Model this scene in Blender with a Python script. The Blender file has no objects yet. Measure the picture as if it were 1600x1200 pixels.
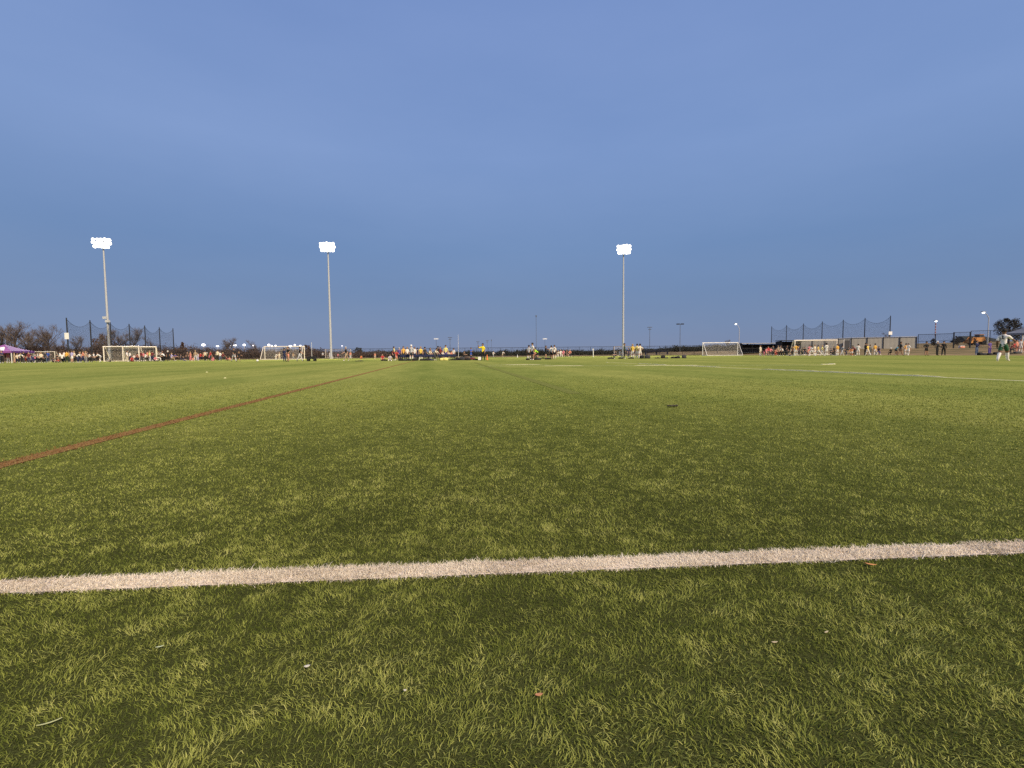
import bpy, bmesh, math, random
import numpy as np
from mathutils import Vector, Matrix

# ------------------------------------------------------------------ camera
S = bpy.context.scene
C = S.collection
F_PX, W_PX, H_PX = 770.0, 1600.0, 1200.0
CAM_H = 0.65
PITCH = math.atan(46.7 / F_PX)
ROLL = -0.009
cam = bpy.data.cameras.new('camera')
cam.sensor_width = 36.0
cam.lens = 36.0 * F_PX / W_PX
cam.clip_start = 0.02
cam.clip_end = 6000
cam_o = bpy.data.objects.new('camera', cam)
C.objects.link(cam_o)
RC = Matrix.Rotation(math.pi / 2 - PITCH, 3, 'X') @ Matrix.Rotation(ROLL, 3, 'Z')
cam_o.matrix_world = Matrix.Translation((0, 0, CAM_H)) @ RC.to_4x4()
S.camera = cam_o

# ------------------------------------------------------------------ sky, floodlight stand-in, exposure
STANDIN_EL, STANDIN_AZ = math.radians(40), math.radians(142)     # light comes from behind, to the right of the camera
wd = bpy.data.worlds.new('World')
S.world = wd
wd.use_nodes = True
nt = wd.node_tree
nt.nodes.clear()
wo = nt.nodes.new('ShaderNodeOutputWorld')
bg = nt.nodes.new('ShaderNodeBackground')
sky = nt.nodes.new('ShaderNodeTexSky')
sky.sky_type = 'NISHITA'
sky.sun_disc = False
sky.sun_elevation = math.radians(3.0)
sky.sun_rotation = math.radians(200)
sky.altitude = 200
sky.air_density = 1.2
sky.dust_density = 1.0
sky.ozone_density = 3.0
# dusk gradient of the same sky, even in every direction: paler blue high up, greyer and darker to the horizon
tc = nt.nodes.new('ShaderNodeTexCoord')
sep = nt.nodes.new('ShaderNodeSeparateXYZ')
ramp = nt.nodes.new('ShaderNodeValToRGB')
nt.links.new(tc.outputs['Generated'], sep.inputs[0])
nt.links.new(sep.outputs['Z'], ramp.inputs[0])
SKY = [(0.0, (0.222, 0.282, 0.435)), (0.05, (0.200, 0.284, 0.468)), (0.12, (0.178, 0.276, 0.482)), (0.20, (0.172, 0.284, 0.522)),
       (0.36, (0.218, 0.338, 0.628)), (0.58, (0.188, 0.298, 0.602)), (1.0, (0.150, 0.262, 0.560))]
el = ramp.color_ramp.elements
while len(el) < len(SKY):
    el.new(0.5)
for e, (p, c) in zip(el, SKY):
    e.position = p
    e.color = (*c, 1)
mixs = nt.nodes.new('ShaderNodeMix')
mixs.data_type = 'RGBA'
mixs.inputs[0].default_value = 0.93
sc_ = nt.nodes.new('ShaderNodeVectorMath')
sc_.operation = 'SCALE'
sc_.inputs['Scale'].default_value = 0.12
nt.links.new(sky.outputs[0], sc_.inputs[0])
nt.links.new(sc_.outputs[0], mixs.inputs[6])
nt.links.new(ramp.outputs[0], mixs.inputs[7])
# very faint thin cloud: a few per cent lighter and greyer in long soft streaks
cn = nt.nodes.new('ShaderNodeTexNoise')
cn.inputs['Scale'].default_value = 1.6
cn.inputs['Detail'].default_value = 5
cn.inputs['Roughness'].default_value = 0.55
cm = nt.nodes.new('ShaderNodeMapping')
cm.inputs['Scale'].default_value = (1.0, 1.0, 3.2)
cm.inputs['Location'].default_value = (0.4, 0.2, 0.7)
nt.links.new(tc.outputs['Generated'], cm.inputs['Vector'])
nt.links.new(cm.outputs[0], cn.inputs['Vector'])
cr_ = nt.nodes.new('ShaderNodeValToRGB')
cr_.color_ramp.elements[0].position = 0.32
cr_.color_ramp.elements[0].color = (0.95, 0.96, 0.97, 1)
cr_.color_ramp.elements[1].position = 0.72
cr_.color_ramp.elements[1].color = (1.10, 1.06, 1.03, 1)
nt.links.new(cn.outputs[0], cr_.inputs[0])
cx = nt.nodes.new('ShaderNodeMix')
cx.data_type = 'RGBA'
cx.blend_type = 'MULTIPLY'
cx.inputs[0].default_value = 1.0
nt.links.new(mixs.outputs[2], cx.inputs[6])
nt.links.new(cr_.outputs[0], cx.inputs[7])
nt.links.new(cx.outputs[2], bg.inputs[0])
bg.inputs[1].default_value = 0.5
nt.links.new(bg.outputs[0], wo.inputs[0])

flood_standin = bpy.data.lights.new('flood_standin', 'SUN')  # added directional lamp, stands in for floodlights out of view
flood_standin.energy = 2.7
flood_standin.angle = math.radians(9)
flood_standin.color = (1.0, 0.83, 0.60)
flood_standin_o = bpy.data.objects.new('flood_standin', flood_standin)
C.objects.link(flood_standin_o)
sd = Vector((math.sin(STANDIN_AZ) * math.cos(STANDIN_EL), math.cos(STANDIN_AZ) * math.cos(STANDIN_EL), math.sin(STANDIN_EL)))
flood_standin_o.rotation_euler = sd.to_track_quat('Z', 'Y').to_euler()
flood_standin_o.location = sd * 50

vs = S.view_settings
vs.view_transform = 'Standard'
vs.look = 'None'
vs.exposure = 1.0
vs.gamma = 1.0
vs.use_curve_mapping = False
S.cycles.use_denoising = False
S.render.filter_size = 1.7
S.cycles.max_bounces = 5
S.cycles.transparent_max_bounces = 8

# ------------------------------------------------------------------ helpers
RND = random.Random(7)


def ray(px, py):
    d = RC @ Vector(((px - W_PX / 2) / F_PX, (H_PX / 2 - py) / F_PX, -1.0))
    return d


def hz(px):                       # row of the level horizon in column px
    lo, hi = 300.0, 900.0
    for _ in range(40):
        m = (lo + hi) / 2
        if ray(px, m).z > 0:
            lo = m
        else:
            hi = m
    return lo


FU = Vector((0.988, 0.155, 0)).normalized()      # across the pitch
FV = Vector((-0.155, 0.988, 0)).normalized()     # along the pitch
U_EDGE, V_EDGE = 63.0, 117.0


def ground_z(x, y):
    u = x * FU.x + y * FU.y
    t = min(1, max(0, (u - U_EDGE - 1) / 26.0))
    q = min(1, max(0, (u - U_EDGE - 30) / 90.0))
    return 1.0 * t * t * (3 - 2 * t) + 2.3 * q * q * (3 - 2 * q)


def on(px, dist):                 # ground point in column px at depth dist
    d = ray(px, hz(px))
    k = dist / d.y
    x, y = d.x * k, dist
    return Vector((x, y, ground_z(x, y)))


def hit(px, py):                  # ground point seen at a pixel
    d = ray(px, py)
    k = -CAM_H / d.z
    return Vector((d.x * k, d.y * k, 0))


def zat(px, py, dist):            # height above z=0 of what is seen at row py at depth dist
    d = ray(px, py)
    return CAM_H + d.z * dist / d.y


MATS = {}


def mat(name, col, rough=0.8, var=0.12, scale=8.0, metal=0.0, emit=0.0, spec=0.3):
    if name in MATS:
        return MATS[name]
    m = bpy.data.materials.new(name)
    m.use_nodes = True
    t = m.node_tree
    b = t.nodes['Principled BSDF']
    b.inputs['Roughness'].default_value = rough
    b.inputs['Metallic'].default_value = metal
    b.inputs['Specular IOR Level'].default_value = spec
    if emit > 0:
        b.inputs['Emission Color'].default_value = (*col, 1)
        b.inputs['Emission Strength'].default_value = emit
    g = t.nodes.new('ShaderNodeTexCoord')
    n = t.nodes.new('ShaderNodeTexNoise')
    n.inputs['Scale'].default_value = scale
    n.inputs['Detail'].default_value = 4
    r = t.nodes.new('ShaderNodeMix')
    r.data_type = 'RGBA'
    r.inputs[6].default_value = (*[max(0, c * (1 - var)) for c in col], 1)
    r.inputs[7].default_value = (*[min(1, c * (1 + var)) for c in col], 1)
    t.links.new(g.outputs['Object'], n.inputs['Vector'])
    t.links.new(n.outputs[0], r.inputs[0])
    t.links.new(r.outputs[2], b.inputs['Base Color'])
    MATS[name] = m
    return m


def tag(o, label=None, cat=None, group=None, kind=None):
    if label: o['label'] = label
    if cat: o['category'] = cat
    if group: o['group'] = group
    if kind: o['kind'] = kind
    return o


def empty(name, loc=(0, 0, 0), rz=0.0):
    o = bpy.data.objects.new(name, None)
    o.empty_display_size = 0.3
    o.location = loc
    o.rotation_euler = (0, 0, rz)
    C.objects.link(o)
    return o


def link(name, me, m=None, parent=None, loc=None, rz=0.0):
    o = bpy.data.objects.new(name, me)
    C.objects.link(o)
    if m is not None and not me.materials:
        me.materials.append(m)
    if parent: o.parent = parent
    if loc is not None: o.location = loc
    o.rotation_euler = (0, 0, rz)
    return o


class MB:
    def __init__(s):
        s.v, s.f = [], []

    def box(s, c, d, rz=0.0, M=None):
        c = Vector(c)
        R = Matrix.Rotation(rz, 3, 'Z') if M is None else M
        i = len(s.v)
        for x in (-.5, .5):
            for y in (-.5, .5):
                for z in (-.5, .5):
                    s.v.append(c + R @ Vector((x * d[0], y * d[1], z * d[2])))
        for q in ((0, 1, 3, 2), (4, 6, 7, 5), (0, 4, 5, 1), (2, 3, 7, 6), (0, 2, 6, 4), (1, 5, 7, 3)):
            s.f.append(tuple(i + k for k in q))
        return s

    def tube(s, pts, rad, n=8, cap=True):
        pts = [Vector(p) for p in pts]
        if not hasattr(rad, '__len__'):
            rad = [rad] * len(pts)
        i0 = len(s.v)
        for k, p in enumerate(pts):
            a = pts[max(0, k - 1)]
            b = pts[min(len(pts) - 1, k + 1)]
            d = (b - a).normalized()
            up = Vector((0, 0, 1)) if abs(d.z) < 0.9 else Vector((1, 0, 0))
            x = d.cross(up).normalized()
            y = d.cross(x)
            for j in range(n):
                t = 2 * math.pi * j / n
                s.v.append(p + (x * math.cos(t) + y * math.sin(t)) * rad[k])
        for k in range(len(pts) - 1):
            for j in range(n):
                a = i0 + k * n + j
                b = i0 + k * n + (j + 1) % n
                s.f.append((a, b, b + n, a + n))
        if cap:
            s.f.append(tuple(i0 + j for j in range(n))[::-1])
            s.f.append(tuple(i0 + (len(pts) - 1) * n + j for j in range(n)))
        return s

    def poly(s, pts):
        i = len(s.v)
        s.v += [Vector(p) for p in pts]
        s.f.append(tuple(range(i, i + len(pts))))
        return s

    def ball(s, c, r, nu=10, nv=6):
        c = Vector(c)
        if not hasattr(r, '__len__'):
            r = (r, r, r)
        i0 = len(s.v)
        for a in range(nv + 1):
            th = math.pi * a / nv
            for b in range(nu):
                ph = 2 * math.pi * b / nu
                s.v.append(c + Vector((r[0] * math.sin(th) * math.cos(ph), r[1] * math.sin(th) * math.sin(ph), r[2] * math.cos(th))))
        for a in range(nv):
            for b in range(nu):
                p, q = i0 + a * nu + b, i0 + a * nu + (b + 1) % nu
                s.f.append((p, p + nu, q + nu, q))
        return s

    def mesh(s, name, smooth=False):
        me = bpy.data.meshes.new(name)
        me.from_pydata([tuple(v) for v in s.v], [], s.f)
        me.update()
        if smooth:
            me.polygons.foreach_set('use_smooth', [True] * len(me.polygons))
        return me

    def build(s, name, m, parent=None, loc=None, rz=0.0, smooth=False):
        return link(name, s.mesh(name, smooth), m, parent, loc, rz)


def copy_tree(o, parent=None):
    c = o.copy()
    C.objects.link(c)
    c.parent = parent
    for ch in list(o.children):
        copy_tree(ch, c)
    return c


# numpy value noise for fibre direction and tone
_tab = np.random.RandomState(3).rand(256, 256)


def vnoise(x, y):
    xi, yi = np.floor(x).astype(int), np.floor(y).astype(int)
    fx, fy = x - xi, y - yi
    fx, fy = fx * fx * (3 - 2 * fx), fy * fy * (3 - 2 * fy)
    a = _tab[xi % 256, yi % 256]; b = _tab[(xi + 1) % 256, yi % 256]
    c = _tab[xi % 256, (yi + 1) % 256]; d = _tab[(xi + 1) % 256, (yi + 1) % 256]
    return (a * (1 - fx) + b * fx) * (1 - fy) + (c * (1 - fx) + d * fx) * fy


def fbm(x, y, o=3):
    s, a, t = 0, 1.0, 0
    for k in range(o):
        s = s + a * vnoise(x * 2 ** k + 17.3 * k, y * 2 ** k + 9.1 * k)
        t += a
        a *= 0.5
    return s / t


# ------------------------------------------------------------------ ground
def ground_material():
    m = bpy.data.materials.new('dry_winter_grass')
    m.use_nodes = True
    t = m.node_tree
    b = t.nodes['Principled BSDF']
    b.inputs['Roughness'].default_value = 0.95
    b.inputs['Specular IOR Level'].default_value = 0.1
    g = t.nodes.new('ShaderNodeNewGeometry')
    n = t.nodes.new('ShaderNodeTexNoise'); n.inputs['Scale'].default_value = 0.25; n.inputs['Detail'].default_value = 6
    r = t.nodes.new('ShaderNodeValToRGB')
    r.color_ramp.elements[0].position = 0.35; r.color_ramp.elements[0].color = (0.10, 0.085, 0.035, 1)
    r.color_ramp.elements[1].position = 0.68; r.color_ramp.elements[1].color = (0.29, 0.20, 0.105, 1)
    t.links.new(g.outputs['Position'], n.inputs['Vector'])
    t.links.new(n.outputs[0], r.inputs[0])
    t.links.new(r.outputs[0], b.inputs['Base Color'])
    return m


gx = [-3000, -1500, -700, -300] + [(-200 + 8 * i) for i in range(51)] + [240, 300, 500, 900, 1600, 3000]
gy = [-400, -100] + [10 * i for i in range(0, 26)] + [300, 450, 800, 1500, 3500]
gv, gf = [], []
for y in gy:
    for x in gx:
        gv.append((x, y, ground_z(x, y) - 0.02))
nx = len(gx)
for j in range(len(gy) - 1):
    for i in range(nx - 1):
        a = j * nx + i
        gf.append((a, a + 1, a + 1 + nx, a + nx))
gme = bpy.data.meshes.new('ground')
gme.from_pydata(gv, [], gf)
tag(link('ground', gme, ground_material()), kind='structure')


def turf_material():
    m = bpy.data.materials.new('artificial_turf')
    m.use_nodes = True
    t = m.node_tree
    b = t.nodes['Principled BSDF']
    b.inputs['Roughness'].default_value = 0.7
    b.inputs['Specular IOR Level'].default_value = 0.0
    g = t.nodes.new('ShaderNodeNewGeometry')
    mp = t.nodes.new('ShaderNodeMapping')
    mp.inputs['Rotation'].default_value = (0, 0, -math.atan2(0.155, 0.988))
    t.links.new(g.outputs['Position'], mp.inputs['Vector'])

    def noise(scale, detail, stretch=(1, 1, 1), rough=0.5):
        k = t.nodes.new('ShaderNodeMapping')
        k.inputs['Scale'].default_value = stretch
        n = t.nodes.new('ShaderNodeTexNoise')
        n.inputs['Scale'].default_value = scale
        n.inputs['Detail'].default_value = detail
        n.inputs['Roughness'].default_value = rough
        t.links.new(mp.outputs[0], k.inputs['Vector'])
        t.links.new(k.outputs[0], n.inputs['Vector'])
        return n.outputs[0]

    fine = noise(38, 5, (1, 1, 1), 0.75)
    clump = noise(6, 4)
    patch = noise(1.1, 4, (1, 0.35, 1))
    band = noise(0.28, 3, (1, 0.06, 1))

    def ramp2(src, p0, c0, p1, c1):
        r = t.nodes.new('ShaderNodeValToRGB')
        r.color_ramp.elements[0].position = p0; r.color_ramp.elements[0].color = (*c0, 1)
        r.color_ramp.elements[1].position = p1; r.color_ramp.elements[1].color = (*c1, 1)
        t.links.new(src, r.inputs[0])
        return r.outputs[0]

    def mul(a, bb, f=1.0):
        x = t.nodes.new('ShaderNodeMix'); x.data_type = 'RGBA'; x.blend_type = 'MULTIPLY'
        x.inputs[0].default_value = f
        t.links.new(a, x.inputs[6]); t.links.new(bb, x.inputs[7])
        return x.outputs[2]

    base = ramp2(fine, 0.33, TURF_LO, 0.68, TURF_HI)
    c1 = mul(base, ramp2(clump, 0.3, (0.72, 0.76, 0.66), 0.7, (1.12, 1.10, 1.05)))
    c2 = mul(c1, ramp2(patch, 0.3, (0.80, 0.84, 0.78), 0.7, (1.1, 1.07, 1.05)))
    c3 = mul(c2, ramp2(band, 0.36, (0.72, 0.80, 0.70), 0.62, (1.08, 1.06, 1.02)))
    # close by, where the fibres are modelled, the sheet is the backing with dark rubber crumb
    ln = t.nodes.new('ShaderNodeVectorMath'); ln.operation = 'LENGTH'
    t.links.new(g.outputs['Position'], ln.inputs[0])
    mr = t.nodes.new('ShaderNodeMapRange')
    mr.inputs['From Min'].default_value = BLADE_FADE0
    mr.inputs['From Max'].default_value = BLADE_FADE1
    t.links.new(ln.outputs['Value'], mr.inputs['Value'])
    mx = t.nodes.new('ShaderNodeMix'); mx.data_type = 'RGBA'
    t.links.new(ramp2(noise(420, 2, (1, 1, 1), 0.6), 0.35, tuple(c * .35 for c in CRUMB), 0.7, tuple(c * 1.7 for c in CRUMB)), mx.inputs[6])
    t.links.new(mr.outputs[0], mx.inputs[0])
    t.links.new(c3, mx.inputs[7])
    t.links.new(mx.outputs[2], b.inputs['Base Color'])
    bp = t.nodes.new('ShaderNodeBump')
    bp.inputs['Strength'].default_value = 0.12
    bp.inputs['Distance'].default_value = 0.03
    t.links.new(fine, bp.inputs['Height'])
    t.links.new(bp.outputs[0], b.inputs['Normal'])
    return m


TURF_LO, TURF_HI = (0.150, 0.171, 0.046), (0.350, 0.360, 0.124)
CRUMB = (0.050, 0.055, 0.018)
BLADE_FADE0, BLADE_FADE1 = 2.0, 8.0


def uv(u, v, z=0.0):
    p = FU * u + FV * v
    return (p.x, p.y, z)


tme = bpy.data.meshes.new('turf_field')
tme.from_pydata([uv(-150, -60), uv(U_EDGE, -60), uv(U_EDGE, V_EDGE), uv(-150, V_EDGE)], [], [(0, 1, 2, 3)])
turf = tag(link('turf_field', tme, turf_material()), kind='structure')

# ------------------------------------------------------------------ pitch lines
NEAR_A, NEAR_B = hit(0, 919), hit(1600, 857)
RED_A, RED_B = hit(0, 728), hit(560, 586)
nd = (NEAR_B - NEAR_A).normalized()
rd = (RED_B - RED_A).normalized()
NEAR_HALF, RED_HALF = 0.041, 0.068


def line_sheet(name, a, b, half, m, z, ext=0):
    a, b = Vector(a), Vector(b)
    d = (b - a).normalized()
    a, b = a - d * ext, b + d * ext
    n = Vector((-d.y, d.x, 0)) * half
    me = bpy.data.meshes.new(name)
    zz = Vector((0, 0, z))
    me.from_pydata([tuple(p + zz) for p in (a - n, b - n, b + n, a + n)], [], [(0, 1, 2, 3)])
    return tag(link(name, me, m), kind='structure')


M_white_line = mat('white_fibre', (0.66, 0.56, 0.47), 0.75, 0.15, 60, spec=0)
M_red_line = mat('rust_red_fibre', (0.225, 0.130, 0.055), 0.8, 0.3, 25, spec=0)
near_line = line_sheet('near_pitch_line', NEAR_A, NEAR_B, NEAR_HALF, M_white_line, 0.004, 30)
red_line = line_sheet('rust_red_pitch_line', RED_A - rd * 3, RED_A + rd * 95, RED_HALF, M_red_line, 0.004)


def ridge(name, pts, half, m, hgt, gaps=0.0, seed=1, step=0.25, parent=None):
    """a row of standing fibres far off: a low ragged ridge along a line"""
    r = random.Random(seed)
    mb = MB()
    for a, b in zip(pts[:-1], pts[1:]):
        L = (b - a).length
        d = (b - a).normalized()
        n = Vector((-d.y, d.x, 0)) * half
        k = max(2, int(L / step))
        ph = r.uniform(0, 9)
        prev = None
        for i in range(k + 1):
            s = L * i / k
            w = 0.5 + 0.5 * math.sin(s * 0.9 + ph + 1.3 * math.sin(s * 0.37 + ph))
            h = hgt * (r.uniform(0.55, 1.0)) * (1.0 if w > gaps else 0.12)
            p = a + d * s
            row = [p - n, p - n * 0.7 + Vector((0, 0, h)), p + n * 0.7 + Vector((0, 0, h)), p + n]
            base = len(mb.v)
            mb.v += row
            if prev is not None:
                for q in range(3):
                    mb.f.append((prev + q, base + q, base + q + 1, prev + q + 1))
            prev = base
    return mb.build(name, m, parent)


FAR_WHITE = mat('far_white_fibre', (0.86, 0.82, 0.58), 0.8, 0.1, 20, spec=0)
t_ = FAR_WHITE.node_tree
tl_ = t_.nodes.new('ShaderNodeBsdfTranslucent')
tl_.inputs['Color'].default_value = (0.86, 0.82, 0.58, 1)
ms_ = t_.nodes.new('ShaderNodeMixShader')
t_.links.new(t_.nodes['Principled BSDF'].outputs[0], ms_.inputs[1])
t_.links.new(tl_.outputs[0], ms_.inputs[2])
t_.links.new(ms_.outputs[0], t_.nodes['Material Output'].inputs['Surface'])
LA, LB = hit(948, 566.2), hit(1640, 597)
tag(ridge('far_pitch_line', [LA, LB], 0.05, FAR_WHITE, 0.036, 0.42, 4), kind='structure')
PA, PB = hit(748, 572.2), hit(1284, 570.2)
tag(ridge('cross_pitch_line', [PA, PB], 0.045, FAR_WHITE, 0.024, 0.6, 9), kind='structure')
PC, PD = hit(760, 570.4), hit(860, 569.6)
tag(ridge('short_pitch_line', [PC, PD], 0.045, FAR_WHITE, 0.024, 0.6, 5), kind='structure')
arc = [hit(1284, 569.6) + Vector((1.1 * math.sin(a), 1.0 - math.cos(a), 0)) for a in np.linspace(0, 1.7, 9)]
tag(ridge('corner_arc_line', arc, 0.06, FAR_WHITE, 0.035, 0.0, 6), kind='structure')
# a second, darker green inlaid line that mirrors the red one
SEAM = mat('dark_green_seam', (0.155, 0.170, 0.050), 0.9, 0.2, 9, spec=0)
line_sheet('dark_seam_line', hit(742, 566.5), hit(900, 615.5), 0.11, SEAM, 0.004)


# ------------------------------------------------------------------ turf fibres near the camera
def fibre_material(name, lo, hi, tip):
    m = bpy.data.materials.new(name)
    m.use_nodes = True
    t = m.node_tree
    b = t.nodes['Principled BSDF']
    b.inputs['Roughness'].default_value = 0.5
    b.inputs['Specular IOR Level'].default_value = 0.0
    a = t.nodes.new('ShaderNodeAttribute'); a.attribute_name = 'tone'
    r = t.nodes.new('ShaderNodeValToRGB')
    el = r.color_ramp.elements
    el[0].color = (*lo, 1); el[1].color = (*tip, 1)
    e = el.new(0.55); e.color = (*hi, 1)
    t.links.new(a.outputs['Fac'], r.inputs[0])
    t.links.new(r.outputs[0], b.inputs['Base Color'])
    tr = t.nodes.new('ShaderNodeBsdfTranslucent')
    t.links.new(r.outputs[0], tr.inputs['Color'])
    mx = t.nodes.new('ShaderNodeMixShader'); mx.inputs[0].default_value = 0.22
    t.links.new(b.outputs[0], mx.inputs[1]); t.links.new(tr.outputs[0], mx.inputs[2])
    t.links.new(mx.outputs[0], t.nodes['Material Output'].inputs['Surface'])
    return m


def fibres(name, x, y, w, h, tone, leanx, leany, m, parent, rs):
    n = len(x)
    ang = rs.rand(n) * math.pi * 2
    wx, wy = np.cos(ang) * w / 2, np.sin(ang) * w / 2
    lx = leanx + rs.randn(n) * 0.8
    ly = leany + rs.randn(n) * 0.8
    V = np.zeros((n, 5, 3), np.float32)
    V[:, 0] = np.stack([x - wx, y - wy, np.zeros(n)], 1)
    V[:, 1] = np.stack([x + wx, y + wy, np.zeros(n)], 1)
    mx_, my_, mz = x + lx * h * 0.42, y + ly * h * 0.42, h * 0.56
    V[:, 2] = np.stack([mx_ + wx * 0.8, my_ + wy * 0.8, mz], 1)
    V[:, 3] = np.stack([mx_ - wx * 0.8, my_ - wy * 0.8, mz], 1)
    bend = np.clip(1.0 - 0.33 * (lx ** 2 + ly ** 2), 0.55, 1)
    V[:, 4] = np.stack([x + lx * h * 0.95, y + ly * h * 0.95, h * bend], 1)
    idx = (np.arange(n) * 5)[:, None]
    quads = (idx + np.array([0, 1, 2, 3])).astype(np.int32)
    tris = (idx + np.array([3, 2, 4])).astype(np.int32)
    me = bpy.data.meshes.new(name)
    me.vertices.add(n * 5)
    me.vertices.foreach_set('co', V.ravel())
    me.loops.add(n * 7)
    loops = np.concatenate([quads, tris], 1).ravel()
    me.loops.foreach_set('vertex_index', loops.astype(np.int32))
    me.polygons.add(n * 2)
    st = np.stack([np.arange(n) * 7, np.arange(n) * 7 + 4], 1).ravel().astype(np.int32)
    me.polygons.foreach_set('loop_start', st)
    at = me.attributes.new('tone', 'FLOAT', 'POINT')
    at.data.foreach_set('value', np.repeat(tone.astype(np.float32), 5))
    me.update(calc_edges=True)
    me.validate()
    return tag(link(name, me, m, parent), kind='stuff')


M_fibre = fibre_material('turf_fibre', (0.098, 0.122, 0.024), (0.280, 0.304, 0.070), (0.45, 0.445, 0.145))
M_fibre_w = fibre_material('white_turf_fibre', (0.52, 0.44, 0.34), (0.74, 0.655, 0.53), (0.84, 0.76, 0.63))
M_fibre_r = fibre_material('red_turf_fibre', (0.11, 0.055, 0.023), (0.215, 0.105, 0.045), (0.31, 0.18, 0.075))

rs = np.random.RandomState(11)
R0, R1, DENS = 1.6, 15.0, 46000.0


def radii(n):                     # density constant to R0, then falling off as r^-1.9
    p = 1.9
    A = 0.5 * R0 ** 2
    B = R0 ** p * (R1 ** (2 - p) - R0 ** (2 - p)) / (2 - p)
    q = rs.rand(n) * (A + B)
    r = np.where(q < A, np.sqrt(2 * np.minimum(q, A)), ((np.maximum(q - A, 0) * (2 - p)) / R0 ** p + R0 ** (2 - p)) ** (1 / (2 - p)))
    return r, A + B


HALF_ANG = math.radians(56)
tot = radii(1)[1]
N = int(DENS * tot * 2 * HALF_ANG)
r_, _ = radii(N)
a_ = (rs.rand(N) * 2 - 1) * HALF_ANG
bx, by = r_ * np.sin(a_), r_ * np.cos(a_)
keep = (r_ > 0.35) & (rs.rand(len(r_)) > np.clip((r_ - 7.0) / 8.0, 0, 1) ** 1.3)
bx, by, r_ = bx[keep], by[keep], r_[keep]
patch = fbm(bx * 3.2 + 40, by * 3.2 + 11, 3)
clump = fbm(bx * 15 + 5, by * 15 + 70, 3)
dirn = fbm(bx * 4.1 + 90, by * 4.1 + 33, 3) * math.pi * 6
lean = 0.15 + 0.8 * clump
dn = (bx - NEAR_A.x) * (-nd.y) + (by - NEAR_A.y) * nd.x
dr = (bx - RED_A.x) * (-rd.y) + (by - RED_A.y) * rd.x
edge = 0.006 * (fbm(bx * 22, by * 22, 2) - 0.5) * 2
is_w = np.abs(dn) < NEAR_HALF + edge
is_w &= rs.rand(len(bx)) < 0.94
is_r = rs.rand(len(bx)) < 0.80 * np.exp(-(np.abs(dr) / (0.072 + 0.03 * (fbm(bx * 9, by * 9, 2) - 0.5))) ** 3)
grow = np.maximum(1.0, r_ / R0)
h_ = 0.0108 * (0.55 + 0.45 * rs.rand(len(bx))) * (0.48 + 0.40 * patch + 0.50 * clump + 0.40 * fbm(bx * 38 + 7, by * 38 + 21, 2))
w_ = 0.00150 * grow ** 0.93
damp = grow ** -0.45
SA, SB = hit(742, 566.5), hit(1020, 652)
sdv = (SB - SA).normalized()
ds = np.abs((bx - SA.x) * (-sdv.y) + (by - SA.y) * sdv.x)
fine = fbm(bx * 38 + 7, by * 38 + 21, 2)
tone = 0.36 + (0.55 * (patch - 0.5) + 0.70 * (clump - 0.5)) * damp + 0.75 * (fine - 0.5) + 0.17 * rs.randn(len(bx))
tone = np.where(rs.rand(len(bx)) < 0.025, tone + 0.4, tone)
tone = np.clip(tone - 0.30 * np.clip((r_ - 3.0) / 4.0, 0, 1) * np.exp(-(ds / 0.14) ** 2), 0, 1)
gsel = ~is_w & ~is_r
fibres('turf_fibre', bx[gsel], by[gsel], w_[gsel], h_[gsel], tone[gsel], (np.cos(dirn) * lean)[gsel], (np.sin(dirn) * lean)[gsel], M_fibre, turf, rs)
k = np.where(is_w)[0]
k = np.concatenate([k, k, k])
jx = rs.randn(len(k)) * 0.006
jy = rs.randn(len(k)) * 0.006
fibres('white_fibre', bx[k] + jx, by[k] + jy, w_[k] * 1.25, 0.0165 * (0.55 + 0.55 * rs.rand(len(k))) * (0.65 + 0.8 * fbm(bx[k] * 9 + 3, by[k] * 9, 2)), np.clip(0.5 + 1.1 * (fbm(bx[k] * 5 + 2, by[k] * 5 + 8, 3) - 0.5) + 0.25 * rs.randn(len(k)), 0, 1),
       rs.randn(len(k)) * 0.15, 0.18 + rs.randn(len(k)) * 0.15, M_fibre_w, near_line, rs)
k = np.where(is_r)[0]
fibres('red_fibre', bx[k] + rs.randn(len(k)) * 0.02, by[k] + rs.randn(len(k)) * 0.02, w_[k] * 1.2, 0.0165 * (0.65 + 0.45 * rs.rand(len(k))), np.clip(0.5 + 0.25 * rs.randn(len(k)), 0, 1),
       rs.randn(len(k)) * 0.2, rs.randn(len(k)) * 0.2, M_fibre_r, red_line, rs)


# small things lying on the turf close by
def leaf(name, px, py, L, W, col, label, cat, rz, z=0.009, curl=0.25):
    p = hit(px, py)
    mb = MB()
    n = 7
    for side in (1, -1):
        pass
    top, bot = [], []
    for i in range(n):
        t = i / (n - 1)
        w = W * math.sin(math.pi * (0.06 + 0.9 * t)) ** 0.7 / 2
        zz = curl * L * (t - 0.5) ** 2
        top.append((L * (t - 0.5), w, zz)); bot.append((L * (t - 0.5), -w, zz + 0.1 * W))
    i0 = 0
    for a, b in zip(top, bot):
        mb.v += [Vector(a), Vector(b), Vector((a[0], a[1], a[2] - 0.0012)), Vector((b[0], b[1], b[2] - 0.0012))]
    for i in range(n - 1):
        a = 4 * i; b = a + 4
        mb.f += [(a, a + 1, b + 1, b), (a + 3, a + 2, b + 2, b + 3), (a, b, b + 2, a + 2), (a + 1, a + 3, b + 3, b + 1)]
    mb.f += [(0, 2, 3, 1), (4 * n - 4, 4 * n - 3, 4 * n - 1, 4 * n - 2)]
    o = mb.build(name, mat('leaf_%g_%g_%g' % col, col, 0.8, 0.25, 60), None, (p.x, p.y, z), rz)
    return tag(o, label, cat)


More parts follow.
